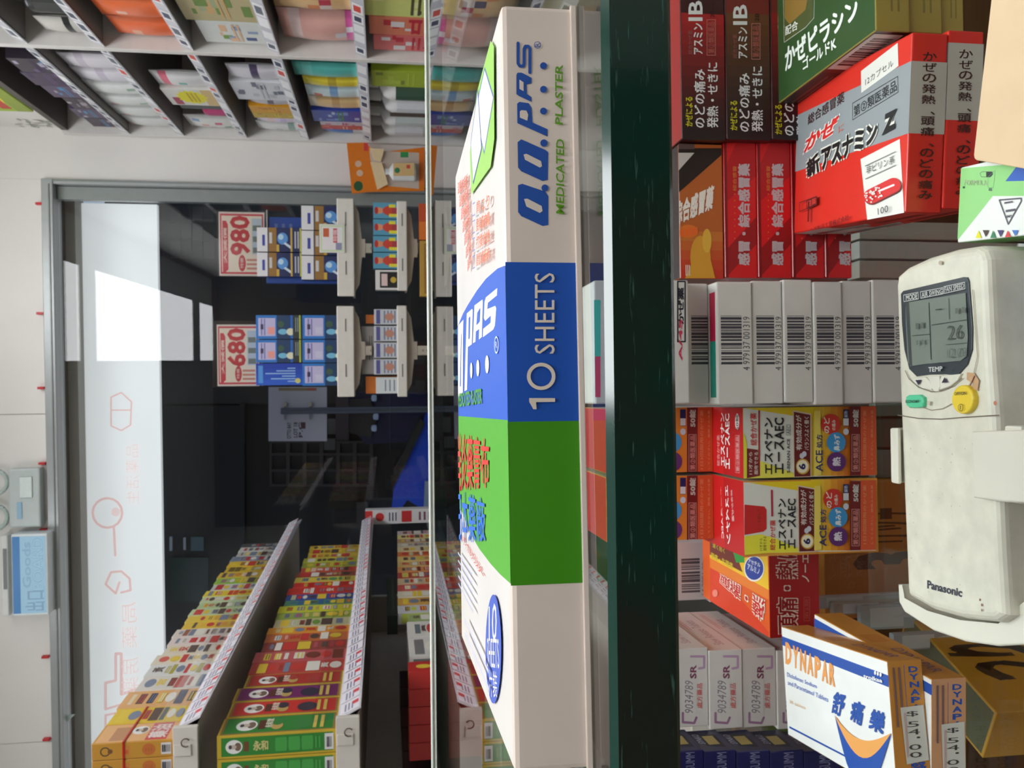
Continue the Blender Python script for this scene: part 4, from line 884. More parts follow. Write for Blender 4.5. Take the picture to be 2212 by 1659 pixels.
carton('medicine_box', 'green and white folded carton with a row of coloured triangles, beside the remote control', COUNTER, o0.x, o0.y, SH + .0002, sx + .0, .06, .02, {'all': (236, 238, 234), 'left': (150, 214, 134)}, draw_gmp, rot=rm, rough=.5, bev=.0004)
# blue and white carton at the near edge behind the paper
zq = SH + .006; q0, q1 = cz(2190, 850, zq), cz(2190, 590, zq)
carton('medicine_box', 'blue and white striped carton at the near edge by the remote control', COUNTER, q0.x, q0.y - .05, SH + .0002, q1.x - q0.x, .05, .006, {'all': (196, 202, 212)}, lambda fs: (fs['top'].rect(0, .8, .5, 1, (30, 74, 120)), fs['top'].rect(.55, .1, .7, 1, (40, 96, 160)), fs['top'].rect(.8, .1, .95, 1, (40, 96, 160))))

# ------------------------------------------------------------------ lower level seen through the glass shelf
ZL = -.62
def low(label, x0, x1, yr, yl, d, dep, c, draw=None, rot=0, name='medicine_box', **k):
    return std(name, label, x0, x1, yr, yl, d, dep, c, draw, floor=ZL + .0005, rot=rot, **k)
def draw_tan(fs):
    f = fs['front']; f.text('リッチ', .55, .62, .8, .9, (90, 60, 26), bold=.04); f.text('3', .35, .62, .48, .9, (90, 60, 26), bold=.04); f.text('濃縮', .3, .35, .5, .52, (170, 60, 30)); f.lines(.55, .3, .85, .5, (120, 70, 40), 3, .4)
low('tan carton on the lower level, seen through the glass shelf under the tablet boxes', 1780, 2050, 1040, 1332, .69, .03, (206, 138, 64), draw_tan)
def draw_yel(fs):
    t = fs['top']
    t.text('つり', .08, .55, .5, .95, (36, 30, 20), bold=.06, rot=0); t.text('めぐり', .5, .25, .6, .8, (190, 70, 30), bold=.02); t.lines(.62, .2, .9, .8, (150, 110, 40), 4, .3)
p, p2_ = cz(2155, 1540, -.41), cz(1960, 1322, -.41); e = p2_ - p
def draw_yel(fs):
    f = fs['front']; f.text('つり', .28, .66, .62, .97, (36, 30, 20), bold=.07, rot=0, shear=.2); f.text('めぐり', .22, .5, .4, .64, (190, 70, 30), bold=.02); f.lines(.1, .5, .3, .8, (150, 110, 40), 4, .3)
    fs['top'].rect(.02, .05, .98, .95, (96, 100, 62))
carton('medicine_box', 'yellow carton with big black characters standing on the lower level', COUNTER, p.x, p.y, ZL + .0005, e.length * 1.0, .04, -.41 - ZL, (232, 172, 50), draw_yel, rot=math.degrees(math.atan2(e.y, e.x)), rough=.5)
def foil(fs, i):
    f = fs['front']; f.rect(.1, .86, .9, .97, (236, 244, 246)); f.poly([(.15, .4), (.5, .9), (.85, .8), (.6, .5)], (226, 236, 240)); f.disc(.5, .62, .3, .1, ((90, 150, 190), (100, 150, 130), (150, 180, 190), (150, 130, 160))[i])
for i, (x, a, b, c, d) in enumerate(((1764, 1282, 1308, (214, 222, 226), .66), (1800, 1296, 1322, (196, 196, 180), .65), (1860, 1304, 1356, (196, 212, 216), .64), (1930, 1366, 1402, (190, 198, 206), .62))):
    low('silver foil pouch on the lower level, %s from the tan carton' % ORD[i], x, 2100, a, b, d, .006, c, lambda fs, i=i: foil(fs, i), rough=.2, name='foil_pouch', cat='pouch')
for i in range(3):
    low('grey carton on the lower level below the red boxes, %s of the row' % ORD[i], 1856, 2080, 480 + i * 42, 517 + i * 42, .70, .02, ((206, 206, 196), (214, 218, 214))[i % 2], group='grey cartons on the lower level')
for i in range(6):
    low('pale carton on the lower level behind the gap, %s of the row' % ORD[i], 1890, 2090, 640 + i * 66, 700 + i * 66, .71, .01, ((110, 118, 104), (96, 92, 80), (120, 128, 120))[i % 3], group='pale cartons on the lower level')
# ------------------------------------------------------------------ door banner and the street behind the glass
yb = 3.695
zt_, zb_ = wd(183, 830, yb).z, wd(345, 830, yb).z; xr_ = wd(250, 440, yb).x
ban = MB(); ban.box((-2.05, yb, zb_), (xr_, yb + .03, zt_), M((226, 230, 234), .6, emit=.5, kind='wall'))  # emission added to stand in for daylight through the translucent sign
bo = tag(ban.build('sign_banner'), 'long white shop sign with added glow and faint reversed red outlines above the door', 'sign')
mb = MB(); fb = Face(mb, (-2.05, yb, zb_), (1, 0, 0), (0, 0, 1), (0, -1, 0), xr_ + 2.05, zt_ - zb_, IDENT, .00008)
PK = (226, 186, 186)
def sk(px, wd_=.006, cl=False, c=PK): fb.stroke([fb.uv(*p) for p in px], wd_, c, cl)
sk([(240, 858), (240, 920), (262, 930), (282, 918), (284, 868), (262, 848)], .007, True); sk([(242, 886), (282, 886)], .006)
sk([(232 + 32 * math.cos(a), 1108 + 32 * math.sin(a)) for a in [k * math.pi / 8 for k in range(16)]], .01, True); fb.dq(250, 1106, 10, 10, (232, 200, 200)); sk([(246, 1140), (249, 1200)], .01)
sk([(228, 1262), (240, 1236), (262, 1234), (280, 1250), (282, 1275), (262, 1280)], .01); sk([(228, 1262), (250, 1282), (258, 1258)], .01)
sk([(228, 1532), (228, 1475), (250, 1470), (250, 1412), (262, 1412), (262, 1500), (300, 1486)], .012); sk([(228, 1532), (300, 1510)], .01); sk([(228, 1590), (228, 1545), (300, 1530)], .01)
fb.text('品薬活生', *fb.uvr(272, 960, 300, 1090), (232, 222, 220), mirror=True); fb.text('局藥', *fb.uvr(262, 1300, 296, 1400), (236, 218, 216), mirror=True); fb.text('房薬', *fb.uvr(262, 1420, 300, 1500), (232, 214, 212), mirror=True)
mb.mats = [M(tuple(int(v * 255) for v in (.86, .74, .74)) if i == 0 else (226, 206, 206), .6, emit=.5, kind='wall') for i, m in enumerate(mb.mats)]  # lettering is given the same added glow as the sign
child(mb, 'reversed_lettering', bo)
# street: ground, unseen shading roof, dark building
DK = lambda c, k='wall', r=.6: M(c, r, kind=k)
mb = MB(); mb.box((-4, 3.75, ZF - .05), (4, 7.3, ZF), DK((66, 64, 62))); struct(mb, 'ground')
mb = MB(); mb.box((-4, 3.8, 2.0), (4, 5.6, 2.05), DK((40, 38, 36))); struct(mb, 'unseen_canopy')  # unseen roof, its length set for how dark the passage gets
YO = 6.6
bld = empty('building', Matrix.Translation((0, YO, ZF)), 'dark brown building front across the passage behind the glass door', 'building')
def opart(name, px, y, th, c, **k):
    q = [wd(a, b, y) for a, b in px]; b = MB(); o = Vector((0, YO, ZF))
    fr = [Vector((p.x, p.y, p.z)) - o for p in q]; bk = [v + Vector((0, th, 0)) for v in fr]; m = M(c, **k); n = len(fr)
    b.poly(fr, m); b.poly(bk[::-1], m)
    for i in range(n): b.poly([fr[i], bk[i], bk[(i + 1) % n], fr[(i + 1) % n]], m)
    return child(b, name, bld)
R4 = lambda x0, y0, x1, y1: [(x0, y0), (x1, y0), (x1, y1), (x0, y1)]
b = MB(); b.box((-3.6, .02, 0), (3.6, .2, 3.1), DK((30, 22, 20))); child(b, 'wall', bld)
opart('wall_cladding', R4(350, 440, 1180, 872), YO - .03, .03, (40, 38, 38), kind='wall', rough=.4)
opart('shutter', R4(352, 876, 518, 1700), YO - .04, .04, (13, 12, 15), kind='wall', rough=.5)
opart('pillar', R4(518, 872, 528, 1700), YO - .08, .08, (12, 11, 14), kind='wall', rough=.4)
opart('window', R4(366, 1205, 450, 1300), YO - .07, .02, (42, 60, 52), kind='wall', rough=.15); opart('window', R4(412, 1160, 440, 1190), YO - .07, .02, (80, 100, 104), kind='wall', rough=.2)
opart('window_frame', R4(366, 1160, 372, 1190), YO - .075, .02, (170, 172, 172), kind='wall', rough=.3); opart('window_frame', R4(396, 1162, 401, 1188), YO - .075, .02, (170, 172, 172), kind='wall', rough=.3)
for i in range(6):
    for j in range(7):
        pass
for i in range(12): opart('wall_tile', R4(368 + (i % 4) * 24, 446 + (i // 4) * 38, 390 + (i % 4) * 24, 481 + (i // 4) * 38), YO - .036, .008, ((54, 52, 52), (46, 44, 44), (60, 56, 56))[i % 3], kind='wall', rough=.3)
# openwork grille: 6 x 3 square openings
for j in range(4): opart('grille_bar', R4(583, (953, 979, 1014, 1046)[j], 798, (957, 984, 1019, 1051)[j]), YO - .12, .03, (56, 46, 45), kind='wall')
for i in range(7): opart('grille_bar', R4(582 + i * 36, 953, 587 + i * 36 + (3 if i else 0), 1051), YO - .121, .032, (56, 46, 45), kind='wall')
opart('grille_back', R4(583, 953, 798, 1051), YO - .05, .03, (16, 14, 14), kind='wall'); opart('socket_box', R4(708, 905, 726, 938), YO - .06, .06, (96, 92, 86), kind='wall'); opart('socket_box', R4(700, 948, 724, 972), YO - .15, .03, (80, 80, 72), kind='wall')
opart('column', R4(725, 855, 753, 958), YO - .1, .1, (74, 60, 60), kind='wall'); opart('column', R4(770, 1085, 795, 1130), YO - .1, .1, (62, 52, 52), kind='wall')
# notice board on a grey post
ys = 5.2
def flat(mb, px, y, th, m):
    q = [wd(a, b, y) for a, b in px]; n = len(q); bk = [v + Vector((0, th, 0)) for v in q]
    mb.poly(q, m); mb.poly(bk[::-1], m)
    for i in range(n): mb.poly([q[i], bk[i], bk[(i + 1) % n], q[(i + 1) % n]], m)
pc = wd(800, 888, ys)
sg = empty('notice_board', Matrix.Translation((pc.x, ys, ZF)), 'grey notice board on a post in front of the dark building', 'sign')
def abs_child(mb, name, root, label=None):
    inv = root.matrix_world.inverted(); mb.v = [tuple(inv @ Vector(v)) for v in mb.v]; return child(mb, name, root, label)
mb = MB(); flat(mb, R4(580, 836, 706, 953), ys, .01, M((196, 192, 206), .5, kind='wall')); abs_child(mb, 'board', sg)
mb = MB(); f_ = Face(mb, wd(706, 953, ys), (1, 0, 0), (0, 0, 1), (0, -1, 0), .3, .3, IDENT, .0001)
for t, a in (('OTTO BAY', 620), ('LOT 18', 634), ('P.G', 645)): f_.ti(t, a, 908, a + 10, 948, (70, 62, 74)) if False else f_.tr(t, a, 912, a + 9, 948 if a < 630 else 945, (70, 62, 74), bold=.03)
f_.rr(650, 912, 660, 926, (90, 50, 60)); f_.rr(602, 838, 684, 844, (150, 130, 90)); f_.rr(664, 838, 680, 844, (190, 90, 70)); abs_child(mb, 'printed_lettering', sg)
mb = MB(); a_, b_ = wd(607, 888, ys - .04), wd(921, 890, ys - .04); mb.cyl(a_, (a_.x, a_.y, ZF), .019, .019, M((84, 88, 100), .4, .4, kind='plastic'), 14); abs_child(mb, 'post', sg)
for x in (616, 670):
    mb = MB(); a_, b_ = wd(x, 873, ys - .03), wd(x, 906, ys - .03); mb.cyl(a_, b_, .006, .006, M((160, 156, 160), .4), 8); mb.cyl(a_ + Vector((0, -.02, 0)), a_ + Vector((0, .03, 0)), .012, .012, M((180, 170, 160), .4), 8); abs_child(mb, 'clamp', sg)
# blue scooter
ym_ = 5.75
sc_c = wd(900, 960, ym_)
scooter = empty('scooter', Matrix.Translation((sc_c.x, ym_, ZF)), 'dark blue scooter parked behind the post outside the door', 'scooter')
def sp(name, px, y, th, c, label=None, **k):
    mb = MB(); flat(mb, px, y, th, M(c, **k)); o = abs_child(mb, name, scooter, label); md = o.modifiers.new('b', 'BEVEL'); md.width = .02; md.segments = 2; return o
SB = (16, 34, 120)
sp('rear_cowl', [(752, 850), (925, 850), (940, 960), (905, 985), (880, 955), (790, 960), (755, 920)], ym_ + .1, .35, (12, 22, 70), rough=.3, kind='plastic')
sp('leg_shield', [(925, 885), (945, 885), (948, 1090), (905, 1095), (880, 1080), (862, 1105), (845, 1110), (850, 1060), (885, 985), (912, 920)], ym_ - .1, .12, (20, 80, 225), rough=.25, kind='plastic')
sp('seat', [(910, 905), (918, 915), (870, 1015), (852, 1012), (868, 985)], ym_ - .16, .3, (18, 20, 18), rough=.5, kind='plastic')
sp('rear_box', [(755, 862), (800, 862), (812, 910), (800, 945), (755, 935)], ym_ + .02, .08, (44, 42, 44), rough=.3, kind='plastic')
for x, y in ((808, 860), (808, 925), (812, 900)):
    mb = MB(); p = wd(x, y, ym_ - .02); mb.lathe([(0, -.02), (.02, -.015), (.022, .0), (.018, .015), (0, .02)], M((190, 200, 226), .2, kind='plastic'), p, 12); abs_child(mb, 'lamp', scooter)
for x, y, r in ((905, 1095, .16), (1010, 900, .2), (1010, 1150, .22)):
    p = wd(x, y, ym_); mb = MB(); mb.cyl(p + Vector((0, -.06, 0)), p + Vector((0, .06, 0)), r, r, M((18, 18, 20), .6, kind='plastic'), 24); abs_child(mb, 'wheel', scooter)
sp('front_panel', [(918, 1040), (935, 1040), (935, 1108), (915, 1108)], ym_ - .2, .05, (150, 170, 190), rough=.2, kind='plastic')

# ------------------------------------------------------------------ things over the door
o_ = wd(50, 1075, YB)
jb = empty('junction_box', Matrix.Translation((wd(50, 1140, YB).x, YB - .05, wd(90, 1075, YB).z)), 'white plastic junction box on the wall above the door', 'junction box')
def back_item(mb, name, root): return abs_child(mb, name, root)
p0, p1 = wd(88, 1138, YB - .05), wd(17, 1013, YB - .05)
mb = MB(); mb.box((p0.x, YB - .05, p0.z), (p1.x, YB - .001, p1.z), M((196, 206, 204), .4, kind='plastic'), .006); abs_child(mb, 'housing', jb)
p0, p1 = wd(68, 1075, YB - .06), wd(41, 1031, YB - .06); mb = MB(); mb.box((p0.x, YB - .056, p0.z), (p1.x, YB - .0505, p1.z), M((225, 235, 232), .4), .001); abs_child(mb, 'lid_plate', jb)
p0, p1 = wd(46, 1122, YB - .06), wd(34, 1086, YB - .06); mb = MB(); mb.box((p0.x, YB - .053, p0.z), (p1.x, YB - .0505, p1.z), M((150, 190, 215), .4), .001); abs_child(mb, 'sticker', jb)
for i, y in enumerate((1042, 1118)):
    c = wd(-14, y, YB - .03); mb = MB(); pts = [(c.x + .045 * math.cos(a), YB - .03 + .006 * k / 24, c.z + .045 * math.sin(a)) for k, a in enumerate([k * 2 * math.pi / 24 for k in range(25)])]
    mb.tube(pts, .008, M((190, 205, 200), .4, kind='plastic'), 8)
    o = mb.build('cable_coil'); tag(o, ['white cable coil above the door, nearer the right wall', 'white cable coil above the door, nearer the blue box'][i], 'cable', 'white cable coils')
p0, p1 = wd(104, 1329, YB - .09), wd(22, 1155, YB - .09)
mb = MB(); bb_ = empty('notice_case', Matrix.Translation((p0.x, YB - .09, p0.z)), 'blue fronted white case fixed above the door frame', 'case')
mb.box((p0.x, YB - .085, p0.z), (p1.x, YB - .001, p1.z), M((228, 236, 238), .4, kind='plastic'), .004); abs_child(mb, 'housing', bb_)
mb = MB(); f_ = Face(mb, (p0.x, YB - .086, p0.z), (1, 0, 0), (0, 0, 1), (0, -1, 0), p1.x - p0.x, p1.z - p0.z, IDENT, .00008)
f_.rect(.03, .05, .97, .97, (168, 214, 240)); f_.rect(.03, .76, .97, .97, (62, 134, 200)); 
f_.text('BOARD', .3, .12, .95, .42, (140, 190, 224), bold=.03); f_.text('BOARD', .31, .13, .94, .41, (176, 220, 244)); f_.text('出口', .06, .1, .3, .62, (140, 180, 214), bold=.02); f_.text('Goods', .34, .46, .9, .7, (150, 196, 228), bold=.02); abs_child(mb, 'front_panel', bb_)
p0, p1 = wd(22, 1331, YB - .06), wd(0, 1157, YB - .06)
mb = MB(); mb.box((p0.x, YB - .06, p0.z + .004), (p1.x, YB - .001, p1.z), M((224, 226, 222), .4, kind='plastic'), .004); mb.box((p0.x + .1, YB - .062, p0.z + .008), (p0.x + .25, YB - .06, p0.z + .02), M((110, 112, 112), .4)); tag(mb.build('lamp_housing'), 'slim white housing mounted on top of the blue fronted case', 'lamp')
for i, y in enumerate((440, 677, 838, 1001, 1144, 1297, 1419, 1597)):
    x = 85 + i * 2.2; c = wd(x, y, YB - .012); mb = MB(); mb.box((c.x - .0045, YB - .02, c.z - .012), (c.x + .0045, YB - .0002, c.z + .012), M((206, 40, 48), .4), .001); mb.box((c.x - .002, YB - .012, c.z - .016), (c.x + .002, YB - .006, c.z - .012), M((206, 40, 48), .4))
    tag(mb.build('red_clip'), 'small red clip on the wall above the door frame, %s from the right corner' % ORD[i], 'clip', 'red clips above the door frame')
# poster and vine sticker on the bulkhead of the right wall
p0, p1 = wl(72, 238, .864), wl(-30, 150, .864)
mb = MB(); y0_, y1_, zl, zh = min(p0.y, p1.y), 2.75, p0.z, p0.z + .22
mb.box((.858, y0_ - .35, zl), (.8645, p0.y, zh), M((170, 200, 60), .5)); po = tag(mb.build('poster'), 'green and yellow poster high on the right wall', 'poster')
mb = MB(); f_ = Face(mb, (.858, p0.y, zl), (0, -1, 0), (0, 0, 1), (-1, 0, 0), .6, .22, IDENT, .00008); f_.rect(0, 0, .98, .22, (150, 170, 50)); f_.disc(.25, .55, .18, .35, (236, 226, 60)); f_.disc(.3, .55, .14, .28, (90, 190, 50)); f_.rect(.05, .25, .6, .4, (206, 60, 40)); abs_child(mb, 'printed_artwork', po)
mb = MB(); rr = random.Random(2)
for k in range(26):
    c = wl(rr.uniform(38, 112), rr.uniform(258, 286), .864); a = rr.uniform(0, 6.3); d = Vector((0, math.cos(a), math.sin(a))) * rr.uniform(.012, .03); n = Vector((0, -d.z, d.y)) * .3
    mb.poly([c - d - Vector((.0002, 0, 0)), c + n - Vector((.0002, 0, 0)), c + d - Vector((.0002, 0, 0)), c - n - Vector((.0002, 0, 0))], M((176, 180, 170), .6))
tag(mb.build('vine_sticker'), 'pale grey vine wall sticker beside the poster', 'sticker')

# ------------------------------------------------------------------ right wall shelving
GRYP = M((224, 221, 216), .5, kind='plastic'); DKB = M((92, 86, 80), .6, kind='plastic'); BRD = M((150, 147, 142), .55, kind='plastic')
A = .85; LV = [1.135, .95, .756, .527, .298, .062, -.19, -.44]
PY = (1.58, 2.53, 3.48)
sh = empty('wall_shelving', Matrix.Translation((A, 2.53, ZF)), 'white wall shelving with clear fronted price rails along the right wall', 'shelving')
for i, y in enumerate(PY):
    mb = MB(); mb.box((A - .012, y - .012, ZF + .002), (1.165, y + .012, 1.165), GRYP, .002); abs_child(mb, 'upright_panel', sh)
mb = MB(); mb.box((1.15, PY[0] + .013, ZF + .05), (1.165, PY[2] - .013, 1.16), M((96, 88, 80), .6, kind='plastic')); abs_child(mb, 'back_board', sh)
mb = MB(); mb.box((A, PY[0] + .013, 1.145), (1.149, PY[2] - .013, 1.166), DKB); abs_child(mb, 'top_board', sh)
def prices(f, n, seed, rail=True):
    r = random.Random(seed); u = .02
    while u < .97:
        w_ = r.uniform(.05, .09)
        f.rect(u, .1, u + w_, .9, (226, 226, 228)); c = r.choice([(60, 66, 90), (60, 66, 90), (200, 70, 60), (90, 96, 110)])
        f.rect(u + w_ * .2, .25, u + w_ * .8, .8, c) if r.random() < .75 else None
        u += w_ + r.uniform(.005, .06)
for b in range(2):
    y0, y1 = PY[b] + .013, PY[b + 1] - .013
    for i, z in enumerate(LV[1:]):
        mb = MB(); mb.box((A + .004, y0, z - .018), (1.149, y1, z), BRD); abs_child(mb, 'shelf_board', sh)
        mb = MB(); tl = .3
        Vv = Vector((.35, 0, 1)).normalized(); H_ = .034; o = Vector((A - .008, y1, z - .022)); N = Vector((-1, 0, .35)).normalized(); m = M((196, 196, 204), .25, kind='plastic')
        q = [o, o + Vector((0, -(y1 - y0), 0)), o + Vector((0, -(y1 - y0), 0)) + Vv * H_, o + Vv * H_]; mb.poly(q, m); mb.poly([v - N * .003 for v in q][::-1], m)
        for k in range(4): mb.poly([q[k], q[k] - N * .003, q[(k + 1) % 4] - N * .003, q[(k + 1) % 4]], m)
        f_ = Face(mb, o, (0, -1, 0), Vv, N, y1 - y0, H_, IDENT, .00008); prices(f_, 10, b * 31 + i * 7)
        abs_child(mb, 'price_rail', sh)
# goods on these shelves
def pouch(name, label, y, z, w_, h, t, c, deco, group, top=(.02), cat='pouch', rough=.3, x=None):
    """pillow bag standing on a shelf, front towards -X, left edge (seen from the aisle) at y+w"""
    mb = MB(); nx_, nz_ = 6, 7; V = []
    x0 = (A + .014) if x is None else x
    for s_ in (-1, 1):
        for j in range(nz_ + 1):
            for i in range(nx_ + 1):
                a, b = i / nx_, j / nz_; g = (math.sin(math.pi * a) ** .5) * (math.sin(math.pi * min(1, .06 + b * .97)) ** .5 if b > 0 else .6)
                V.append((x0 + t / 2 + s_ * (.0015 + t / 2 * g) , y + w_ * (1 - a), z + h * b))
    n1 = (nx_ + 1) * (nz_ + 1); F_ = []
    for k in range(2):
        for j in range(nz_):
            for i in range(nx_):
                a = k * n1 + j * (nx_ + 1) + i; F_.append((a, a + 1, a + nx_ + 2, a + nx_ + 1))
    for j in range(nz_): 
        for i in (0, nx_): a = j * (nx_ + 1) + i; F_.append((a, a + nx_ + 1, a + nx_ + 1 + n1, a + n1))
    for i in range(nx_):
        for j in (0, nz_): a = j * (nx_ + 1) + i; F_.append((a, a + 1, a + 1 + n1, a + n1))
    base = M(c, rough); idx = mb.mi(base); mb.mesh(V, F_, base)
    # bands of colour are faces of the front sheet: deco = {row: colour} or {(row, col): colour}
    for k, cc in deco.items():
        m = mb.mi(M(cc, rough))
        for j in range(nz_):
            for i in range(nx_):
                if k == j or k == (j, i): mb.m[j * nx_ + i] = m
    o = mb.build(name, smooth=True); return tag(o, label, cat, group)
def bottle(name, label, y, z, r, h, c, cap, lab, group, x=None):
    x = A + .066 if x is None else x
    o = empty(name, Matrix.Translation((x, y, z)), label, 'bottle', group)
    mb = MB(); mb.lathe([(0, 0), (r * .9, 0), (r, .006), (r, h * .68), (r * .85, h * .76), (r * .4, h * .82), (r * .4, h * .84), (0, h * .84)], M(c, .3, kind='plastic'), n=18); child(mb, 'body', o, smooth=True)
    mb = MB(); mb.lathe([(0, h * .83), (r * .48, h * .83), (r * .46, h), (0, h)], M(cap, .35, kind='plastic'), n=14); child(mb, 'cap', o)
    mb = MB(); mb.lathe([(r + .0006, h * .15), (r + .0006, h * .6)], M(lab, .4), n=18); child(mb, 'wrap_label', o)
    return o
def sbox(label, y, z, w_, d, h, c, draw, group, x=None):
    """carton with its front towards -X"""
    fr = Matrix.Translation((A + .014 if x is None else x, y + w_, z)) @ Matrix.Rotation(math.radians(-90), 4, 'Z')
    return carton('carton', label, fr, 0, 0, 0, w_, d, h, c, draw, group=group, bev=.001, eps=.00006)
def art(fs, seed, pal, n=7):
    f = fs['front']; r = random.Random(seed)
    for _ in range(n):
        u, v = r.uniform(.05, .75), r.uniform(.05, .85); f.rect(u, v, u + r.uniform(.1, .3), v + r.uniform(.04, .16), r.choice(pal))
    f.lines(.1, .4, .9, .55, r.choice(pal), 2, .4)
def shelfwise(level, b): return LV[level] + .0006
side = {0: 'near', 1: 'far'}
g1 = 'goods on the right wall shelves'
# far bay (by the door), rows from the top; i runs from the door towards the camera
def row(bay, level, items, label_row):
    y1 = PY[bay + 1] - .02; n = len(items); yy = y1
    for i, it in enumerate(items):
        w_, fn = it; w_ *= .95; yy -= w_ + .004; fn(yy, LV[level] + .0008, w_, i, '%s, %s from left, %s' % ('%s', ORD[i], label_row))
def PO(c, deco, h, t=.03, what='pouch', cat='pouch', name='pouch', rough=.3): return lambda y, z, w_, i, L_: pouch(name, L_ % what, y, z, w_, h, t, c, deco, None, cat=cat, rough=rough)
def BX_(c, pal, h, what, d=.08, n=7): return lambda y, z, w_, i, L_: sbox(L_ % what, y, z, w_, d, h, c, lambda fs: art(fs, int(y * 977) + i, pal, n), None)
def BO(c, cap, lab, h, what, r=None): return lambda y, z, w_, i, L_: bottle('bottle', L_ % what, y + w_ / 2, z, (w_ / 2 - .002), h, c, cap, lab, None)
WH = (226, 228, 226)
PU = [(110, 90, 130), (180, 170, 190), (90, 150, 200), (60, 40, 80)]
row(1, 1, [(.12, BX_((62, 48, 66), PU, .10, 'dark purple carton with pale blue patch')), (.12, BX_((84, 66, 96), PU, .11, 'purple carton with white dots')), (.13, BX_((58, 44, 60), [(180, 170, 180), (40, 30, 50)], .09, 'dark carton with white lettering bars')),
            (.13, BX_((90, 72, 100), PU, .11, 'mauve carton')), (.13, BX_((70, 50, 80), PU, .12, 'purple carton with a red corner')), (.13, BX_((50, 40, 56), PU, .11, 'dark carton'))], 'top row, far bay')
wt = {0: (225, 200, 150), (1, 1): (150, 180, 160), (5, 2): (215, 150, 140), 3: (214, 216, 218)}
row(1, 2, [(.135, PO(WH, {0: (224, 226, 222), (0, 2): (220, 190, 120), (6, 1): (215, 150, 140)}, .165, what='white puffy pouch with a gold corner')), (.135, PO(WH, {(0, 3): (224, 200, 140), (5, 1): (214, 150, 140)}, .17, what='white puffy pouch with a pink dot')),
            (.135, PO(WH, {(1, 2): (150, 180, 160), (5, 1): (215, 150, 140)}, .17, what='white puffy pouch with a green leaf')), (.135, PO(WH, {(1, 3): (150, 180, 160), (5, 0): (215, 150, 140)}, .17, what='white puffy pouch with leaf and dot')),
            (.13, PO((222, 218, 226), {3: (200, 190, 206)}, .165, what='white pouch with a lilac band')), (.12, PO((220, 216, 222), {4: (196, 188, 200)}, .16, what='pale pouch with a grey band'))], 'white row, far bay')
BURST = (236, 224, 20)
def card(y, z, w_, i, L_):
    def d(fs):
        f = fs['front']; f.rect(.02, .0, .98, .3, (220, 190, 130)); f.rect(.05, .75, .5, .9, (170, 60, 90))
        pts = []
        for k in range(28): a = 2 * math.pi * k / 28; q = 1 if k % 2 else .8; pts.append((.52 + .42 * q * math.cos(a), .52 + .30 * q * math.sin(a)))
        f.poly(pts, BURST); f.lines(.25, .4, .8, .62, (196, 170, 20), 3, .5)
    sbox(L_ % 'white card pack with a yellow starburst', y, z, w_, .02, .17, (224, 222, 216), d, None)
row(1, 3, [(.17, PO((222, 222, 218), {(1, 1): (60, 150, 110), (2, 3): (210, 60, 110), (4, 2): (214, 150, 140), (5, 4): (120, 150, 190), (3, 1): (190, 180, 190)}, .175, what='white flower printed pouch')), (.12, BO((176, 50, 100), (176, 50, 100), (186, 66, 116), .12, 'magenta roll')),
            (.04, BX_((60, 66, 66), [(90, 96, 96)], .15, 'dark grey carton', .04)), (.19, card), (.14, PO((224, 222, 222), {5: (214, 80, 110), (3, 2): (80, 170, 160)}, .17, what='white pouch with a pink band'))], 'starburst row, far bay')
row(1, 4, [(.12, PO(WH, {1: (150, 180, 170), (3, 2): (180, 190, 200)}, .16, what='white pouch with a green band')), (.08, PO((222, 210, 226), {2: (206, 190, 226), 4: (226, 200, 200)}, .15, what='lilac pouch')), (.07, BX_((206, 170, 40), [(230, 200, 60), (190, 140, 30)], .15, 'yellow carton')),
            (.08, BX_((222, 156, 20), [(240, 180, 40), (200, 130, 20)], .15, 'orange bottle carton')), (.07, PO((190, 186, 190), {3: (120, 110, 120)}, .14, what='grey pouch')), (.2, BX_((222, 224, 228), [(180, 184, 196), (120, 124, 140), (200, 200, 206)], .17, 'white pack with grey lettering', .05, 14)), (.13, PO((216, 214, 220), {3: (90, 80, 110)}, .16, what='white pouch with a violet mark'))], 'lettered row, far bay')
row(1, 5, [(.07, PO((70, 120, 190), {0: (216, 216, 218), 1: (216, 216, 218)}, .16, what='blue and white pouch')), (.055, BX_((200, 70, 50), [(230, 180, 170), (210, 40, 90)], .16, 'red barcode carton')), (.05, BX_((206, 196, 206), [(190, 60, 120), (180, 190, 190)], .16, 'white carton with a pink line')),
            (.15, BX_((44, 70, 170), [(130, 160, 220), (200, 210, 230), (60, 140, 80), (70, 100, 200)], .18, 'blue boxed toothpaste', .07, 12)), (.13, PO((232, 196, 140), {3: (206, 164, 110), 6: (224, 214, 190)}, .18, what='peach pouch')),
            (.12, PO((206, 224, 226), {3: (130, 170, 210), (5, 1): (206, 80, 60), (5, 2): (206, 80, 60)}, .18, what='white pouch with a red triangle')), (.09, PO((226, 208, 60), {3: (190, 170, 50)}, .18, what='yellow pouch')), (.13, PO((96, 196, 186), {5: (120, 214, 204)}, .20, what='teal pouch'))], 'teal pouch row, far bay')
row(1, 6, [(.14, BO((222, 222, 220), (210, 210, 206), (216, 216, 220), .235, 'white bottle')), (.14, BO((226, 226, 224), (212, 212, 208), (200, 208, 206), .235, 'white bottle with a green mark')), (.05, BX_((70, 64, 60), [(90, 84, 80)], .16, 'low dark carton', .05)),
            (.15, BO((226, 226, 226), (214, 214, 210), (216, 218, 222), .23, 'white bottle with a grey label')), (.15, BO((228, 228, 226), (216, 216, 210), (60, 90, 70), .24, 'large white bottle')), (.16, BX_((176, 200, 60), [(130, 150, 60), (190, 214, 80)], .22, 'lime green carton', .08))], 'eye level row, far bay')
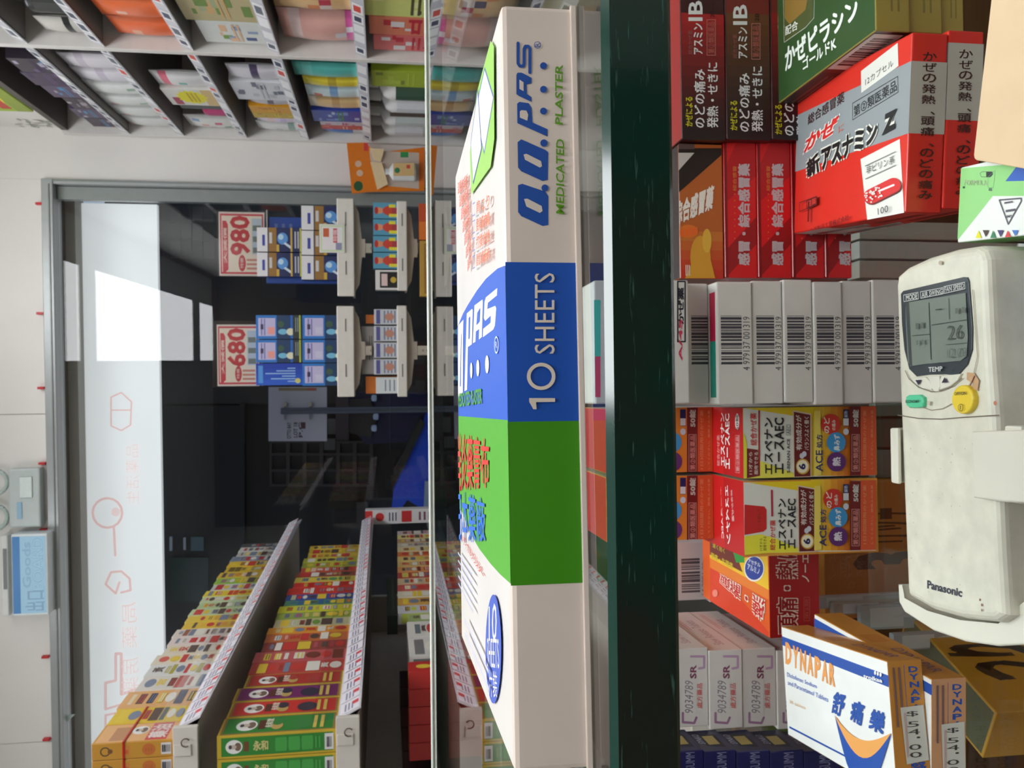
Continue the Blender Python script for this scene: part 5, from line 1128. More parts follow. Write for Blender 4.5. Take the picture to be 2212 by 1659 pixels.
# near bay
BK = (34, 34, 36)
row(0, 2, [(.1, PO((206, 204, 196), {2: (34, 34, 36)}, .12, what='white card with a black comb')), (.1, BO(BK, (50, 50, 50), (60, 62, 60), .15, 'black pen shaped tube')), (.1, BO(BK, (44, 44, 44), (120, 120, 60), .155, 'black tube with a yellow ring')), (.1, BO((40, 40, 42), (50, 50, 50), (70, 70, 70), .15, 'black tube')), (.1, BO(BK, (50, 50, 50), (206, 206, 206), .15, 'black and white tube'))], 'black tube row, near bay')
ORG = (238, 108, 52)
row(0, 3, [(.13, PO(ORG, {(4, 1): (240, 180, 150), (4, 2): (240, 180, 150)}, .165, what='orange pouch')), (.13, PO((240, 112, 54), {(4, 2): (244, 190, 160)}, .17, what='bright orange pouch')), (.13, PO(ORG, {(3, 2): (244, 170, 130)}, .172, what='orange pouch with a pale line')), (.13, PO((236, 104, 50), {(5, 3): (244, 190, 170)}, .17, what='orange pouch with a pale dot')), (.13, PO(ORG, {}, .17, what='plain orange pouch')), (.12, PO((232, 100, 50), {}, .17, what='deep orange pouch'))], 'orange row, near bay')
row(0, 4, [(.16, BX_((222, 226, 222), [(70, 90, 140), (230, 190, 150), (120, 160, 60), (150, 170, 200)], .17, 'white food picture carton', .03, 9)), (.26, BX_((196, 184, 140), [(214, 176, 120), (120, 150, 80), (170, 180, 140), (60, 60, 90)], .19, 'olive food picture carton', .03, 10)), (.2, BX_((220, 222, 214), [(180, 190, 160), (90, 110, 90)], .18, 'pale green carton', .03))], 'food carton row, near bay')
row(0, 5, [(.22, PO((232, 178, 166), {0: (214, 90, 160), (1, 2): (230, 226, 230), 5: (240, 214, 210), (0, 3): (230, 226, 230)}, .20, .05, what='pink pouch')), (.24, PO((236, 196, 140), {2: (232, 214, 206), (3, 1): (224, 130, 60), (4, 4): (224, 130, 60), (2, 2): (200, 60, 80), (3, 3): (90, 80, 110)}, .20, .05, what='peach pouch with a white oval')), (.2, PO((232, 190, 130), {5: (244, 220, 180)}, .20, .05, what='plain peach pouch'))], 'peach pouch row, near bay')
row(0, 6, [(.12, BX_((222, 110, 110), [(200, 40, 60), (230, 226, 226)], .21, 'pink and red carton', .06)), (.13, BX_((226, 130, 100), [(200, 40, 60), (240, 180, 150), (230, 226, 226)], .22, 'salmon carton', .06)), (.14, BX_((216, 224, 130), [(80, 80, 40), (230, 236, 170)], .23, 'pale yellow carton', .06)), (.16, BX_((224, 214, 206), [(190, 120, 60), (180, 60, 60)], .22, 'cream carton', .06)), (.16, BX_((200, 206, 190), [(120, 140, 90), (60, 90, 150)], .22, 'grey green carton', .06))], 'eye level row, near bay')
# orange blister pack with a small bottle in front of the end panel
yp = 3.42
c0, c1 = wd(918, 415, yp), wd(750, 312, yp)
bp = empty('gift_pack', Matrix.Translation((c0.x, yp, wd(930, 360, yp).z)), 'orange gift pack with a clear front and a small white bottle, by the door jamb', 'gift pack')
mb = MB(); flat(mb, [(749, 309), (790, 308), (812, 330), (917, 318), (917, 412), (800, 414), (760, 418)], yp, .012, M((230, 128, 36), .25)); abs_child(mb, 'backing_card', bp)
mb = MB(); f_ = Face(mb, wd(917, 415, yp), (1, 0, 0), (0, 0, 1), (0, -1, 0), .2, .3, IDENT, .00008); f_.dq(774, 402, 10, 11, (40, 90, 50)); f_.dq(774, 354, 7, 7, (226, 190, 160)); f_.dq(777, 374, 7, 7, (226, 190, 160)); f_.rr(786, 309, 795, 326, (214, 60, 60)); f_.rq([(798, 325), (905, 330), (905, 408), (840, 402), (820, 390), (800, 345)], (206, 190, 176)); f_.rr(905, 322, 917, 400, (232, 116, 30)); f_.rr(865, 328, 882, 340, (50, 150, 80)); abs_child(mb, 'printed_artwork', bp)
c = wd(895, 372, yp - .03); mb = MB(); mb.lathe([(0, 0), (.03, 0), (.034, .006), (.034, .085), (.012, .1), (.012, .115), (0, .115)], M((226, 228, 226), .3), (c.x, yp - .03, c.z - .005), 16, .6); abs_child(mb, 'small_bottle', bp)
mb = MB(); f_ = Face(mb, wd(895, 385, yp - .052), (1, 0, 0), (0, 0, 1), (0, -1, 0), .2, .3, IDENT, .00008); f_.rr(850, 352, 895, 380, (226, 190, 130)); f_.dq(858, 368, 6, 6, (60, 130, 90)); f_.rr(878, 356, 886, 364, (226, 80, 70)); abs_child(mb, 'bottle_label', bp)
mb = MB(); 
for px in ([(798, 320), (830, 322), (822, 350), (806, 345)], [(800, 350), (825, 352), (838, 398), (815, 410)]): flat(mb, px, yp - .02, .002, M((240, 214, 170), .12))
abs_child(mb, 'clear_wrapper', bp)
# ------------------------------------------------------------------ long shelving on the left
AX = -.60; CV = -.636; GY0, GY1 = 1.515, 3.38
gd = empty('gondola_shelving', Matrix.Translation((-.8, 2.3, ZF)), 'long cream shelving with tilted price strips along the left side', 'shelving')
CRS = M((214, 208, 198), .5, kind='plastic'); UND = M((120, 108, 96), .6, kind='plastic')
GL_ = (.352, .085, -.2, -.55)
mb = MB(); mb.box((-1.055, GY0, ZF + .001), (-1.035, GY1, .42), M((226, 220, 212), .6, kind='plastic')); abs_child(mb, 'back_board', gd)
mb = MB(); mb.box((-1.034, GY1 - .03, ZF + .002), (-.9, GY1, .3), M((190, 184, 176), .6, kind='plastic')); abs_child(mb, 'upright', gd)
for i, z in enumerate(GL_):
    mb = MB(); mb.box((-1.034, GY0 + .008, z - .03), (-.622, GY1, z), M((200, 192, 182), .55, kind='plastic')); abs_child(mb, 'shelf_board', gd)
    mb = MB(); mb.box((-1.034, GY0, z - .038), (-.612, GY0 + .011, z + .002), CRS, .001); mb.box((-.66, GY0 - .003, z - .028), (-.64, GY0, z + .0), CRS, .001); abs_child(mb, 'end_cap', gd)
    mb = MB(); c = Vector((-.636, GY0 - .006, z - .02)); pts = [c + Vector((.007 * math.cos(a), 0, .007 * math.sin(a))) for a in [k * math.pi / 8 - 1.0 for k in range(13)]]; mb.tube(pts, .0011, M((84, 70, 60), .4, kind='plastic'), 6); abs_child(mb, 'hook', gd)
    o = Vector((AX, GY0 + .012, z - .040)); Vv = Vector((-.02, 0, .040)).normalized(); H_ = .044; Ln = GY1 - GY0 - .012; N = Vector((.9, 0, .45)).normalized(); m = M((205, 202, 208), .22, kind='plastic')
    q = [o, o + Vector((0, Ln, 0)), o + Vector((0, Ln, 0)) + Vv * H_, o + Vv * H_]; mb = MB(); mb.poly(q, m); mb.poly([v - N * .002 for v in q][::-1], m)
    for k in range(4): mb.poly([q[k], q[k] - N * .002, q[(k + 1) % 4] - N * .002, q[(k + 1) % 4]], m)
    mb.poly([o - N * .002, Vector((-.622, GY0 + .012, z - .03)), Vector((-.622, GY1, z - .03)), o - N * .002 + Vector((0, Ln, 0))], UND)
    f_ = Face(mb, o, (0, 1, 0), Vv, N, Ln, H_, IDENT, .00008); r = random.Random(i + 3); u = .005
    while u < .975:
        f_.rect(u, .08, u + .026, .92, (222, 218, 226)); f_.lines(u + .003, .35, u + .02, .8, (130, 126, 150), 3, .45); 
        if r.random() < .75: f_.rect(u + .012, .12, u + .02, .38, (206, 60, 66))
        u += .028
    abs_child(mb, 'price_strip', gd)
    mb = MB(); mb.poly([Vector((-.618, GY0 + .012, z + .003)), Vector((-.618, GY1, z + .003)), Vector((-.624, GY1, z + .045)), Vector((-.624, GY0 + .012, z + .045))], CLEAR); abs_child(mb, 'clear_lip', gd)
def portrait(f, u, v, ru, rv):
    """oval badge with a small old-style head and shoulders"""
    f.disc(u, v, ru, rv, (232, 230, 226)); f.disc(u, v - rv * .45, ru * .6, rv * .4, (120, 96, 80)); f.disc(u, v + rv * .12, ru * .32, rv * .42, (196, 180, 164)); f.disc(u, v + rv * .45, ru * .3, rv * .2, (70, 64, 60))
def cover(fs, st, seed, c, c2):
    f, s_, t = fs['right'], fs['front'], fs['top']; r = random.Random(seed)
    if st == 'portrait':
        f.rect(.03, .02, .97, .98, (150, 116, 60)); f.rect(.09, .04, .93, .96, c); portrait(f, .5, .78, .3, .09); f.rect(.25, .62, .75, .68, (90, 50, 30))
        f.disc(.4, .52, .22, .05, (190, 160, 90)); f.disc(.62, .52, .2, .05, c2); f.disc(.45, .3, .3, .09, c2 if c2 != c else (60, 40, 40)); f.lines(.15, .12, .85, .24, (216, 190, 90), 2, .5); f.text('永和堂', .3, .56, .8, .62, (230, 220, 200), bold=.04)
        s_.rect(.05, .02, .95, .98, (200, 170, 50)); s_.rect(.1, .035, .9, .965, c); portrait(s_, .5, .86, .3, .07); s_.rect(.28, .74, .7, .78, (110, 70, 40))
        s_.text('永和', .3, .58, .7, .7, (206, 196, 130), bold=.05, rot=-90)
        cl = tuple(min(255, int(v * 1.12 + 16)) for v in c)
        for v in (.47, .36, .25): s_.poly([(.2, v - .045), (.35, v - .05), (.65, v - .05), (.8, v - .045), (.8, v + .045), (.65, v + .05), (.35, v + .05), (.2, v + .045)], cl)
        s_.lines(.25, .14, .75, .2, cl, 2, .5); s_.rect(.15, .03, .85, .105, (216, 214, 214)); s_.bars(.25, .045, .7, .09, n=10, seed=2, vert=False)
    elif st == 'orange':
        f.rect(.04, .03, .96, .97, c); f.rect(.1, .62, .8, .82, (190, 140, 100)); f.rect(.05, .12, .95, .38, c2); f.text('藥油', .15, .14, .85, .36, (232, 220, 214), bold=.04); portrait(f, .6, .5, .22, .1)
        s_.rect(.05, .02, .95, .98, (200, 146, 52)); s_.rgq if 0 else None
        s_.ring(.5, .84, .28, .06, .25, (70, 60, 50)); s_.disc(.5, .78, .14, .03, (120, 80, 50)); s_.disc(.5, .32, .36, .08, (196, 110, 50)); s_.text('正', .38, .28, .62, .36, (170, 90, 40)); s_.rect(.2, .55, .8, .64, (206, 130, 60)); s_.text('藥', .3, .56, .55, .63, (206, 90, 40), bold=.03)
        s_.rect(.15, .05, .85, .17, (214, 210, 210)); s_.bars(.28, .06, .72, .16, n=9, seed=2, vert=False)
    else:
        f.rect(.04, .03, .96, .97, c); pal = [c2, (226, 222, 210), (200, 60, 50), (90, 70, 60), (226, 196, 60), (120, 130, 150)]
        v = .92
        while v > .1:
            h = min(r.uniform(.05, .16), v - .04); k = r.random()
            if k < .3: f.rect(.08, v - h, .92, v, r.choice(pal))
            elif k < .55: f.disc(.5, v - h / 2, .3, h / 2, r.choice(pal))
            elif k < .8: f.rect(.2, v - h, .8, v - h * .3, r.choice(pal)); f.lines(.25, v - h * .9, .75, v - h * .35, r.choice(pal), 2, .4)
            else: f.text(r.choice('安宮牛黃清心保濟丸油'), .3, v - h, .75, v, r.choice(pal), bold=.04)
            v -= h + .015
        s_.rect(.1, .05, .9, .95, c2)
def gbox(label, y, z, wd_, th, h, c, st, seed, c2, rank=0, group=None, band=False):
    edge = (200, 170, 50) if st == 'portrait' else (206, 150, 60) if st == 'orange' else c
    fr = Matrix.Translation((CV - th * (rank + 1) - .001 * rank, y, z))
    o = carton('remedy_carton', label, fr, 0, 0, 0, th, wd_, h, {'all': edge, 'top': c, 'back': c}, lambda fs: cover(fs, st, seed, c, c2), group=group, bev=.0008, eps=.00006, rough=.38)
    if band:
        mb = MB(); zz = h * .62; m = M((190, 24, 24), .4)
        mb.box((-.001, -.0016, zz - .0015), (th + .001, -.0004, zz + .0015), m); mb.box((th + .0004, -.0016, zz - .0015), (th + .0016, wd_ + .001, zz + .0015), m); child(mb, 'rubber_band', o)
    return o
def cname(c):
    r, g, b = c
    if max(c) - min(c) < 26: return 'white' if r > 190 else 'grey' if r > 90 else 'black'
    if r > 200 and g > 190 and b > 150: return 'cream'
    if r > 200 and g > 180: return 'yellow'
    if r > 190 and g > 120: return 'orange'
    if r > 150 and g < 95 and b < 100: return 'red'
    if b > r and b > g: return 'blue' if r < 110 else 'purple'
    if g >= r: return 'green'
    if r > 100 and b > g: return 'purple'
    return 'brown'
def grow(level, lname, cols, h0, h1, y0, seed0):
    y = y0; n = len(cols)
    for i, cc in enumerate(cols):
        st, c, c2, w_, th = (cc + (None,) * 5)[:5]; w_ = w_ or .072; th = th or .035; a = (y - GY0) / (GY1 - GY0); h = h0 + (h1 - h0) * a + (.004 * ((i * 7) % 3 - 1) if i else 0)
        if y + w_ > GY1: break
        nm = '%s medicine carton, %s column from the near end, %s' % (cname(c) + ('' if st != 'portrait' else ' portrait'), ORD[i], lname)
        for rk in range(3 if i == 0 else 1):
            L_ = nm if i else '%s, %s from aisle, near end, %s' % ({'orange': 'orange carton', 'portrait': cname(c) + ' carton with a portrait oval', 'x': cname(c) + ' carton'}[st], ORD[rk], lname)
            gbox(L_, y, GL_[level] + .0006, w_ - .003, th, h, c, st, seed0 + i, c2, rk, group='cartons on the ' + lname, band=(level == 0 and (i < 2 or 0) ))
        y += w_
OR_, YE, CRm, RD_, GN, BLc, PP, BRW, WHc = (206, 160, 100), (214, 186, 50), (222, 212, 190), (186, 44, 40), (60, 140, 56), (70, 90, 160), (110, 40, 100), (150, 90, 60), (216, 216, 212)
up = [('orange', (226, 176, 120), (206, 80, 76), .08, .028), ('x', (222, 190, 50), (70, 76, 74), .072), ('x', (222, 170, 110), (40, 30, 70), .085, .02), ('x', (216, 210, 200), (186, 90, 80), .08), ('x', WHc, (170, 160, 60), .07), ('x', CRm, (206, 90, 70), .062), ('x', CRm, (200, 80, 76), .062),
      ('x', (222, 206, 200), (206, 120, 120), .06), ('x', (216, 206, 196), (150, 90, 60), .06), ('x', (226, 190, 60), (226, 160, 60), .055), ('x', (226, 196, 70), (210, 150, 50), .055), ('x', (190, 206, 160), (200, 60, 50), .06), ('x', (180, 200, 150), (190, 60, 50), .06), ('x', (196, 210, 170), (200, 70, 60), .06),
      ('x', (226, 206, 50), (206, 70, 40), .06), ('x', (200, 200, 196), (190, 60, 60), .07), ('x', (150, 190, 60), (226, 216, 60), .07), ('x', (214, 180, 60), (180, 120, 40), .07), ('x', (206, 176, 40), (110, 90, 30), .07), ('x', (226, 186, 40), (226, 150, 30), .075), ('x', (130, 140, 160), (190, 190, 200), .07), ('x', (190, 190, 180), (60, 60, 60), .07), ('x', (206, 206, 200), (80, 80, 90), .07), ('x', (70, 84, 90), (160, 160, 160), .06)]
grow(0, 'upper left shelf', up, .133, .132, GY0 + .012, 100)
mid = [('portrait', (50, 130, 50), (60, 130, 60), .078, .04), ('portrait', (200, 50, 40), (60, 50, 60), .072), ('portrait', (116, 36, 96), (50, 44, 60), .072), ('portrait', (176, 50, 40), (170, 60, 50), .07), ('x', (186, 70, 60), (150, 110, 60), .07), ('x', (190, 90, 90), (120, 60, 40), .07), ('x', (150, 70, 60), (110, 90, 110), .065), ('x', (196, 110, 60), (150, 60, 40), .06), ('x', (222, 150, 50), (200, 190, 160), .05),
       ('x', (196, 190, 150), (110, 150, 60), .065), ('x', (150, 170, 70), (206, 196, 130), .06), ('x', (206, 206, 50), (150, 130, 50), .06), ('x', (90, 140, 110), (60, 100, 140), .05), ('x', (60, 80, 150), (190, 190, 150), .06), ('x', (206, 60, 44), (220, 90, 60), .07), ('x', (214, 60, 50), (190, 40, 30), .06), ('x', (206, 190, 80), (90, 150, 90), .06), ('x', (150, 80, 60), (196, 170, 120), .06),
       ('x', (200, 80, 60), (226, 196, 170), .06), ('x', (160, 170, 60), (206, 190, 60), .07), ('x', (190, 190, 60), (120, 120, 60), .06), ('x', (206, 180, 60), (160, 130, 50), .06), ('x', (206, 176, 50), (150, 110, 40), .07), ('x', (222, 190, 60), (190, 150, 50), .06)]
grow(1, 'middle left shelf', mid, .200, .155, GY0 + .012, 200)
# lower left shelf: red cartons, white cartons, then thin mixed ones
zl = GL_[2] + .0006
def lbox(lb, y, w_, th, h, c, seed, c2, rank=0, x=None):
    fr = Matrix.Translation(((CV if x is None else x) - th * (rank + 1) - .001 * rank, y, zl))
    def dr(fs):
        if c == RD_: fs['top'].disc(.5, .5, .2, .2, (226, 196, 60)); fs['right'].disc(.5, .8, .2, .1, (226, 196, 60)); fs['right'].rect(.2, .5, .8, .62, (220, 150, 130))
        else: cover(fs, 'x', seed, c, c2)
    carton('remedy_carton', lb, fr, 0, 0, 0, th, w_, h, c, dr, group='cartons on the lower left shelf', bev=.0008, eps=.00006)
for rk in range(5): lbox('red carton at the near end of the lower left shelf, %s from the aisle' % ORD[rk], 1.785, .06, .036, .155, RD_, 300 + rk, RD_, rk)
lbox('white carton behind the red cartons on the lower left shelf, nearer one', 1.88, .12, .07, .150, (214, 212, 206), 311, (120, 120, 120)); lbox('white carton behind the red cartons on the lower left shelf, farther one', 2.01, .12, .07, .150, (216, 214, 208), 312, (100, 110, 110)); lbox('small green capped carton on the lower left shelf after the white ones', 2.14, .05, .05, .145, (150, 170, 110), 313, (190, 60, 60))
y = 2.21
for i, (c, c2) in enumerate((((196, 196, 200), (190, 200, 90)), ((206, 160, 80), (170, 60, 50)), ((216, 206, 180), (180, 120, 60)), ((196, 90, 80), (90, 60, 50)), ((206, 180, 140), (190, 80, 60)), ((180, 70, 60), (206, 190, 90)), ((214, 150, 90), (120, 50, 40)), ((206, 176, 110), (190, 60, 50)), ((222, 196, 120), (150, 60, 60)), ((214, 120, 60), (206, 196, 150)), ((222, 206, 160), (190, 120, 60)), ((200, 190, 160), (150, 110, 90)), ((190, 150, 110), (100, 60, 50)), ((226, 214, 130), (190, 90, 60)), ((206, 190, 190), (80, 60, 90)))):
    lbox('%s thin carton, %s past the white ones on the lower left shelf' % (cname(c), ORD[i]), y, .064, .03, .170 - .001 * i, c, 320 + i, c2); y += .071
for i in range(5):
    fr = Matrix.Translation((-.93, 1.78 + i * .125, zl)); carton('remedy_carton', 'dark brown carton at the back, lower left shelf, %s from the near end' % ORD[i], fr, 0, 0, 0, .08, .118, .165, ((60, 26, 22), (70, 30, 24), (84, 40, 26))[i % 3], lambda fs: fs['right'].lines(.2, .4, .8, .7, (120, 70, 50), 2, .4), group='dark cartons at the back of the lower left shelf', bev=.001)
fr = Matrix.Translation((-.70, 2.24, -.0285)); 
carton('remedy_carton', 'long dark green carton lying across the tops on the lower left shelf', fr, 0, 0, 0, .05, .4, .026, (38, 50, 40), lambda fs: fs['right'].lines(.1, .3, .9, .6, (70, 84, 70), 1, .5), bev=.001)
fr = Matrix.Translation((-.629, 3.385, zl)); mb = None
def rw(fs):
    f = fs['front']; f.rect(.05, .9, .95, 1, (206, 50, 50)); f.disc(.5, .8, .3, .06, (206, 50, 50)); f.rect(0, .55, 1, .72, (226, 226, 230)); f.rect(.1, .36, .9, .5, (200, 50, 50)); f.lines(.2, .57, .8, .7, (60, 60, 80), 3, .4); f.lines(.2, .1, .8, .3, (120, 60, 90), 3, .4)
carton('carton', 'red and white upright carton at the far end of the left shelving', fr, 0, 0, 0, .054, .05, .275, (222, 220, 220), rw, bev=.001, eps=.00006)
# ------------------------------------------------------------------ display trays in front of the glass door
TR = M((226, 222, 212), .4, kind='plastic'); TRB = M((196, 186, 170), .5, kind='plastic')
def fwd(name, label, x0, y0, x1, y1, d, dep, c, draw=None, cat='box', group=None, bev=.001, zf=None, eps=.00006):
    ym2 = (y0 + y1) / 2; a, b = wd(x0, ym2, d), wd(x1, ym2, d); xr2, xl2 = wd((x0 + x1) / 2, y0, d).x, wd((x0 + x1) / 2, y1, d).x
    zb2_ = b.z if zf is None else zf
    return carton(name, label, IDENT, xl2, d, zb2_, xr2 - xl2, dep, a.z - zb2_, c, draw, group=group, cat=cat, bev=bev, eps=eps)
def tray(lb, x0, x1, y0, y1, d, yc, x2):
    a, b = wd(x0, y0, d), wd(x1, y1, d); zt3, zb3 = a.z, b.z; xl3, xr3 = b.x, a.x
    o = empty('display_tray', Matrix.Translation(((xl3 + xr3) / 2, d, zb3)), lb, 'display tray', 'white display trays by the door')
    mb = MB(); mb.box((xl3, d - .002, zb3), (xr3, d + .006, zt3), TR, .003); n = (xr3 - xl3)
    for k in (.22, .72): mb.box((xl3 + n * k, d - .003, (zt3 + zb3) / 2 - .003), (xl3 + n * (k + .14), d - .0015, (zt3 + zb3) / 2 + .001), M((120, 118, 112), .5))
    abs_child(mb, 'front_lip', o)
    mb = MB(); mb.box((xl3, d + .007, zb3), (xr3, d + .1, zb3 + .006), TRB); abs_child(mb, 'tray_floor', o)
    c = wd(x1, yc, d); mb = MB(); zz = wd(x1 + 9, yc, d).z; hw = (xr3 - xl3) * .46
    P_ = [(c.x - hw, zb3 - .0005), (c.x + hw, zb3 - .0005), (c.x + hw * .8, zz), (c.x + .03, zz - .009), (c.x + .03, zz - .02), (c.x - .03, zz - .02), (c.x - .03, zz - .009), (c.x - hw * .8, zz)]
    fr_ = [Vector((p[0], d + .03, p[1])) for p in P_]; bk = [v + Vector((0, .02, 0)) for v in fr_]; mb.poly(fr_, TRB); mb.poly(bk[::-1], TRB)
    for k in range(8): mb.poly([fr_[k], bk[k], bk[(k + 1) % 8], fr_[(k + 1) % 8]], TRB)
    abs_child(mb, 'bracket', o)
    ze = wd(x2, yc, d).z; mb = MB(); mb.box((c.x - .016, d + .032, ze), (c.x + .016, d + .048, zz - .0205), TRB, .002)
    for k in range(3): mb.cyl((c.x, d + .031, zz - .04 - k * .014), (c.x, d + .033, zz - .04 - k * .014), .004, .004, M((150, 140, 126), .5), 10)
    abs_child(mb, 'post', o); return zb3 + .0065
DD = 2.95
zA1 = tray('right upper white display tray under the 980 boxes', 727, 766, 428, 640, DD, 533, 803); zB1 = tray('left upper white display tray under the 680 boxes', 727, 766, 661, 857, DD, 757, 803)
zA2 = tray('right lower white display tray with the blue figure boxes', 857, 880, 434, 628, DD, 533, 893); zB2 = tray('left lower white display tray with small pale boxes', 857, 880, 660, 857, DD, 757, 1010)
def dA(fs):
    f = fs['front']; f.rect(0, .76, 1, 1, (226, 226, 228)); f.rect(.25, .82, .7, .88, (60, 70, 160)); f.rect(0, .56, 1, .74, (150, 110, 50)); f.rect(.35, .66, .8, .72, (206, 206, 206)); f.rect(0, .3, 1, .56, (26, 40, 90)); f.disc(.55, .42, .25, .12, (90, 150, 214)); f.disc(.62, .46, .12, .06, (190, 220, 240)); f.poly([(.1, .22), (.2, .2), (.4, .36), (.34, .4)], (206, 220, 236)); f.rect(.0, .5, .3, .56, (206, 170, 60)); f.rect(0, .2, 1, .24, (206, 170, 60)); f.lines(.15, .05, .85, .18, (190, 190, 200), 2, .5); f.rect(0, 0, 1, .03, (200, 200, 60))
def dB(fs, hue=0):
    f = fs['front']; f.rect(.0, .55, 1, 1, (44, 120, 200)); f.rect(.12, .58, .88, .95, (196, 190, 226)); f.lines(.15, .8, .85, .93, (120, 120, 180), 2, .4); f.rect(.2, .6, .5, .74, (240, 160, 150) if not hue else (206, 206, 230)); f.rect(.4, .84, .62, .9, (60, 50, 90)); f.rect(0, .25, 1, .55, (24, 60, 100)); f.disc(.3, .42, .12, .1, (120, 190, 220)); f.disc(.62, .46, .14, .07, (60, 90, 70)); f.disc(.3, .25, .15, .09, (226, 226, 200)); f.rect(0, .0, 1, .2, (44, 52, 54)); f.rect(0, .03, 1, .06, (190, 206, 60)); f.lines(.3, .08, .9, .17, (150, 160, 160), 2, .4); f.text('680', .2, .6, .5, .7, (250, 230, 226)) if 0 else None
def dC(fs):
    f = fs['front']; grad(f, 0, 1, 0, 1, (36, 90, 200), (20, 60, 170), 4)
    for k in range(6): f.rect(.15 + k * .12, .15, .2 + k * .12, .2 + .12 * ((k * 3) % 5 + 1), (150, 190, 236))
    f.rect(.1, .85, .9, .95, (80, 150, 220)); f.disc(.2, .1, .12, .06, (206, 206, 120))
YA = [(445, 497), (499, 551), (553, 604)]; lA = ['nearest the door jamb', 'in the middle', 'leftmost']
for i, (a, b) in enumerate(YA): fwd('medicine_box', 'navy and gold box, lower tier, right upper tray, %s' % lA[i], 651, a, 740, b, DD + .01, .05, (28, 40, 90), dA, group='navy and gold boxes', zf=zA1)
zt4 = wd(651, 540, DD + .01).z + .0006
for i, (a, b) in enumerate(((492, 544), (546, 597))): fwd('medicine_box', 'navy and gold box stacked under the 980 card, %s' % ('right one', 'left one')[i], 555, a, 651, b, DD + .01, .05, (28, 40, 90), dA, group='navy and gold boxes', zf=zt4)
fwd('medicine_box', 'dark blue box standing behind the navy and gold boxes', 575, 470, 740, 612, DD + .065, .03, (30, 70, 150), lambda fs: fs['front'].lines(.1, .7, .9, .95, (90, 110, 160), 3, .4), zf=zA1)
for i, (a, b) in enumerate(((681, 732), (734, 783), (785, 833))): fwd('medicine_box', 'bright blue box in the lower tier of the left upper tray, %s' % ('right one', 'middle one', 'left one')[i], 653, a, 740, b, DD + .01, .05, (36, 110, 200), lambda fs: dB(fs, 1), group='bright blue boxes', zf=zB1)
zt5 = wd(653, 757, DD + .01).z + .0006
for i, (a, b) in enumerate(((681, 732), (734, 783), (785, 832))): fwd('medicine_box', 'bright blue box in the upper tier by the 680 card, %s' % ('right one', 'middle one', 'left one turned away')[i], 553, a, 652, b, DD + .01, .05, (36, 110, 200), (dC if i == 2 else dB), group='bright blue boxes', zf=zt5)
def dcard(num):
    def d(fs):
        f = fs['front']; f.rect(.03, .03, .97, .97, (206, 60, 74)); f.rect(.06, .06, .94, .94, (238, 226, 206)); f.poly([(.1, .80), (.8, .80), (.86, .84), (.86, .92), (.06, .92), (.06, .86)], (206, 60, 74)); f.text('大減價', .2, .83, .75, .9, (238, 210, 200), bold=.03)
        for c_, bo in (((214, 120, 110), .04), ((200, 44, 54), .02)): f.text(num, .32, .32, .94, .76, c_, bold=bo)
        f.disc(.2, .5, .13, .08, (200, 60, 70)); f.lines(.1, .1, .3, .4, (206, 140, 120), 3, .5, True); f.text('特價', .12, .47, .28, .54, (240, 220, 210)); f.rect(.34, .06, .9, .28, (190, 206, 216)); f.lines(.36, .08, .88, .26, (120, 130, 120), 3, .5, True)
    return d
o = fwd('price_card', 'red and cream 980 price card in a clear stand above the navy boxes', 473, 458, 572, 596, DD + .06, .004, (226, 214, 204), dcard('980'), cat='price card')
mb = MB(); W_, H_ = o.dimensions.x, o.dimensions.z
mb.box((-.004, -.003, -.006), (W_ + .006, -.002, H_ + .004), CLEAR); mb.box((-.006, -.004, -.01), (W_ + .008, .008, -.006), M((170, 168, 160), .3)); child(mb, 'clear_stand', o)
o = fwd('price_card', 'red and cream 680 price card in a clear stand above the bright blue boxes', 469, 701, 560, 834, DD + .062, .004, (226, 214, 204), dcard('680'), cat='price card')
mb = MB(); mb.box((-.004, -.003, -.006), (W_ + .006, -.002, H_ + .004), CLEAR); mb.box((-.0, -.004, -.01), (W_, .008, -.006), M((120, 116, 110), .3)); child(mb, 'clear_stand', o)
for (x, y, x2, y2) in ((575, 520, 760, 545), (565, 750, 760, 770)):
    pass
def dtag(fs):
    f = fs['front']; f.rect(.05, .05, .95, .95, (206, 226, 180)); f.rect(.1, .1, .9, .9, (236, 232, 232)); f.rect(.55, .62, .85, .85, (206, 100, 60)); f.rect(.35, .3, .85, .46, (206, 90, 100)); f.rect(.1, .12, .35, .36, (150, 150, 180)); f.text('特價', .4, .31, .8, .45, (240, 200, 200), bold=.03)
fwd('promo_tag', 'small white promotional tag clipped in front of the navy boxes', 690, 484, 745, 546, DD - .008, .003, (226, 226, 222), dtag, cat='tag')
def dfig(fs):
    f = fs['front']; f.rect(0, 0, 1, 1, (90, 160, 190)); f.disc(.5, .8, .2, .12, (226, 150, 110)); f.disc(.5, .5, .3, .2, (206, 70, 50)); f.rect(.1, .25, .3, .5, (230, 220, 60)); f.rect(.7, .3, .9, .5, (230, 220, 60)); f.rect(.3, .02, .7, .4, (170, 60, 70)); f.disc(.5, .9, .24, .06, (190, 50, 40))
for i in range(4): fwd('medicine_box', 'blue box with a red figure on the right lower tray, %s from the jamb' % ORD[i], 806, 438 + i * 36, 862, 472 + i * 36, DD + .01, .05, (90, 160, 190), dfig, group='blue figure boxes', zf=zA2)
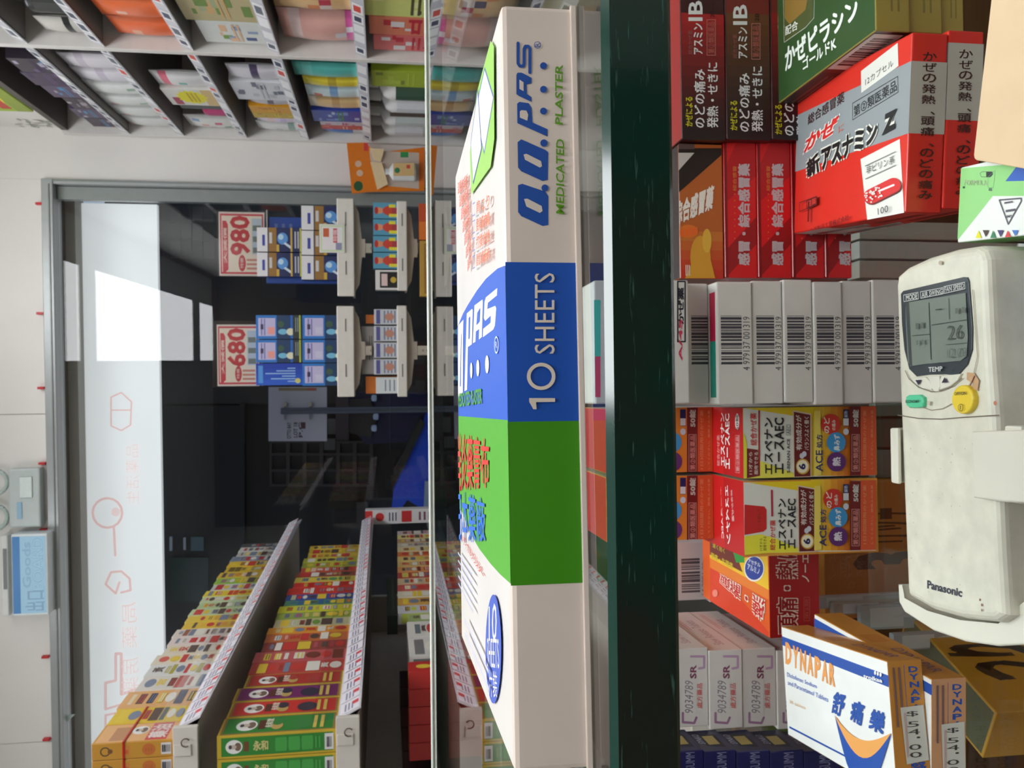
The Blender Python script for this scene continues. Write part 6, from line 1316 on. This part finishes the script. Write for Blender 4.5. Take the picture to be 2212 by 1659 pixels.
fwd('medicine_box', 'black and white box at the left end of the right lower tray', 811, 583, 862, 626, DD + .01, .05, (226, 224, 222), lambda fs: (fs['front'].rect(.1, .2, .9, .85, (30, 30, 30)), fs['front'].rect(.2, .6, .8, .8, (226, 200, 196)), fs['front'].disc(.5, .4, .15, .1, (200, 170, 60))), zf=zA2)
def dpale(fs):
    f = fs['front']; f.rect(.05, .8, .95, .93, (90, 90, 150)); f.lines(.1, .3, .9, .75, (120, 130, 160), 4, .4); f.disc(.5, .5, .25, .15, (196, 140, 120))
for i in range(4): fwd('medicine_box', 'pale grey box on the left lower tray, %s from the right' % ORD[i], 808, 668 + i * 36, 862, 701 + i * 36, DD + .01, .05, (200, 204, 210), dpale, group='pale boxes on the left lower tray', zf=zB2)
fwd('medicine_box', 'white box at the left end of the left lower tray', 812, 815, 862, 850, DD + .01, .05, (214, 222, 224), lambda fs: fs['front'].lines(.15, .2, .85, .8, (130, 140, 150), 4, .3), zf=zB2)
fwd('medicine_box', 'grey box behind the pale boxes on the left lower tray', 781, 705, 862, 808, DD + .064, .03, (170, 166, 162), lambda fs: fs['front'].lines(.3, .75, .8, .85, (90, 90, 90), 2, .4), zf=zB2)
for i, (a, b) in enumerate(((680, 699), (813, 850))): fwd('medicine_box', 'orange box behind the pale boxes, %s' % ('right end', 'left end')[i], 790, a, 862, b, DD + .064, .02, (214, 120, 40), None, zf=zB2)
zA3 = zA2 - .14
za3 = tray('right lowest white display tray, mostly hidden behind the counter', 935, 958, 436, 640, DD, 533, 1010)
fwd('medicine_box', 'red and orange carton on the lowest right tray', 905, 440, 950, 518, DD + .01, .05, (200, 80, 40), lambda fs: fs['front'].rect(.0, .0, .5, 1, (226, 120, 40)), zf=za3)
fwd('medicine_box', 'gold edged carton on the lowest right tray', 907, 520, 950, 640, DD + .01, .05, (190, 150, 60), lambda fs: fs['front'].rect(.05, .0, .95, .8, (150, 110, 50)), zf=za3)
# white corner patch of the second glass door leaf
mb = MB(); flat(mb, [(130, 1546), (162, 1543), (133, 1572)], YB + .025, .002, M((206, 222, 220), .4)); struct(mb, 'corner_patch', d1)
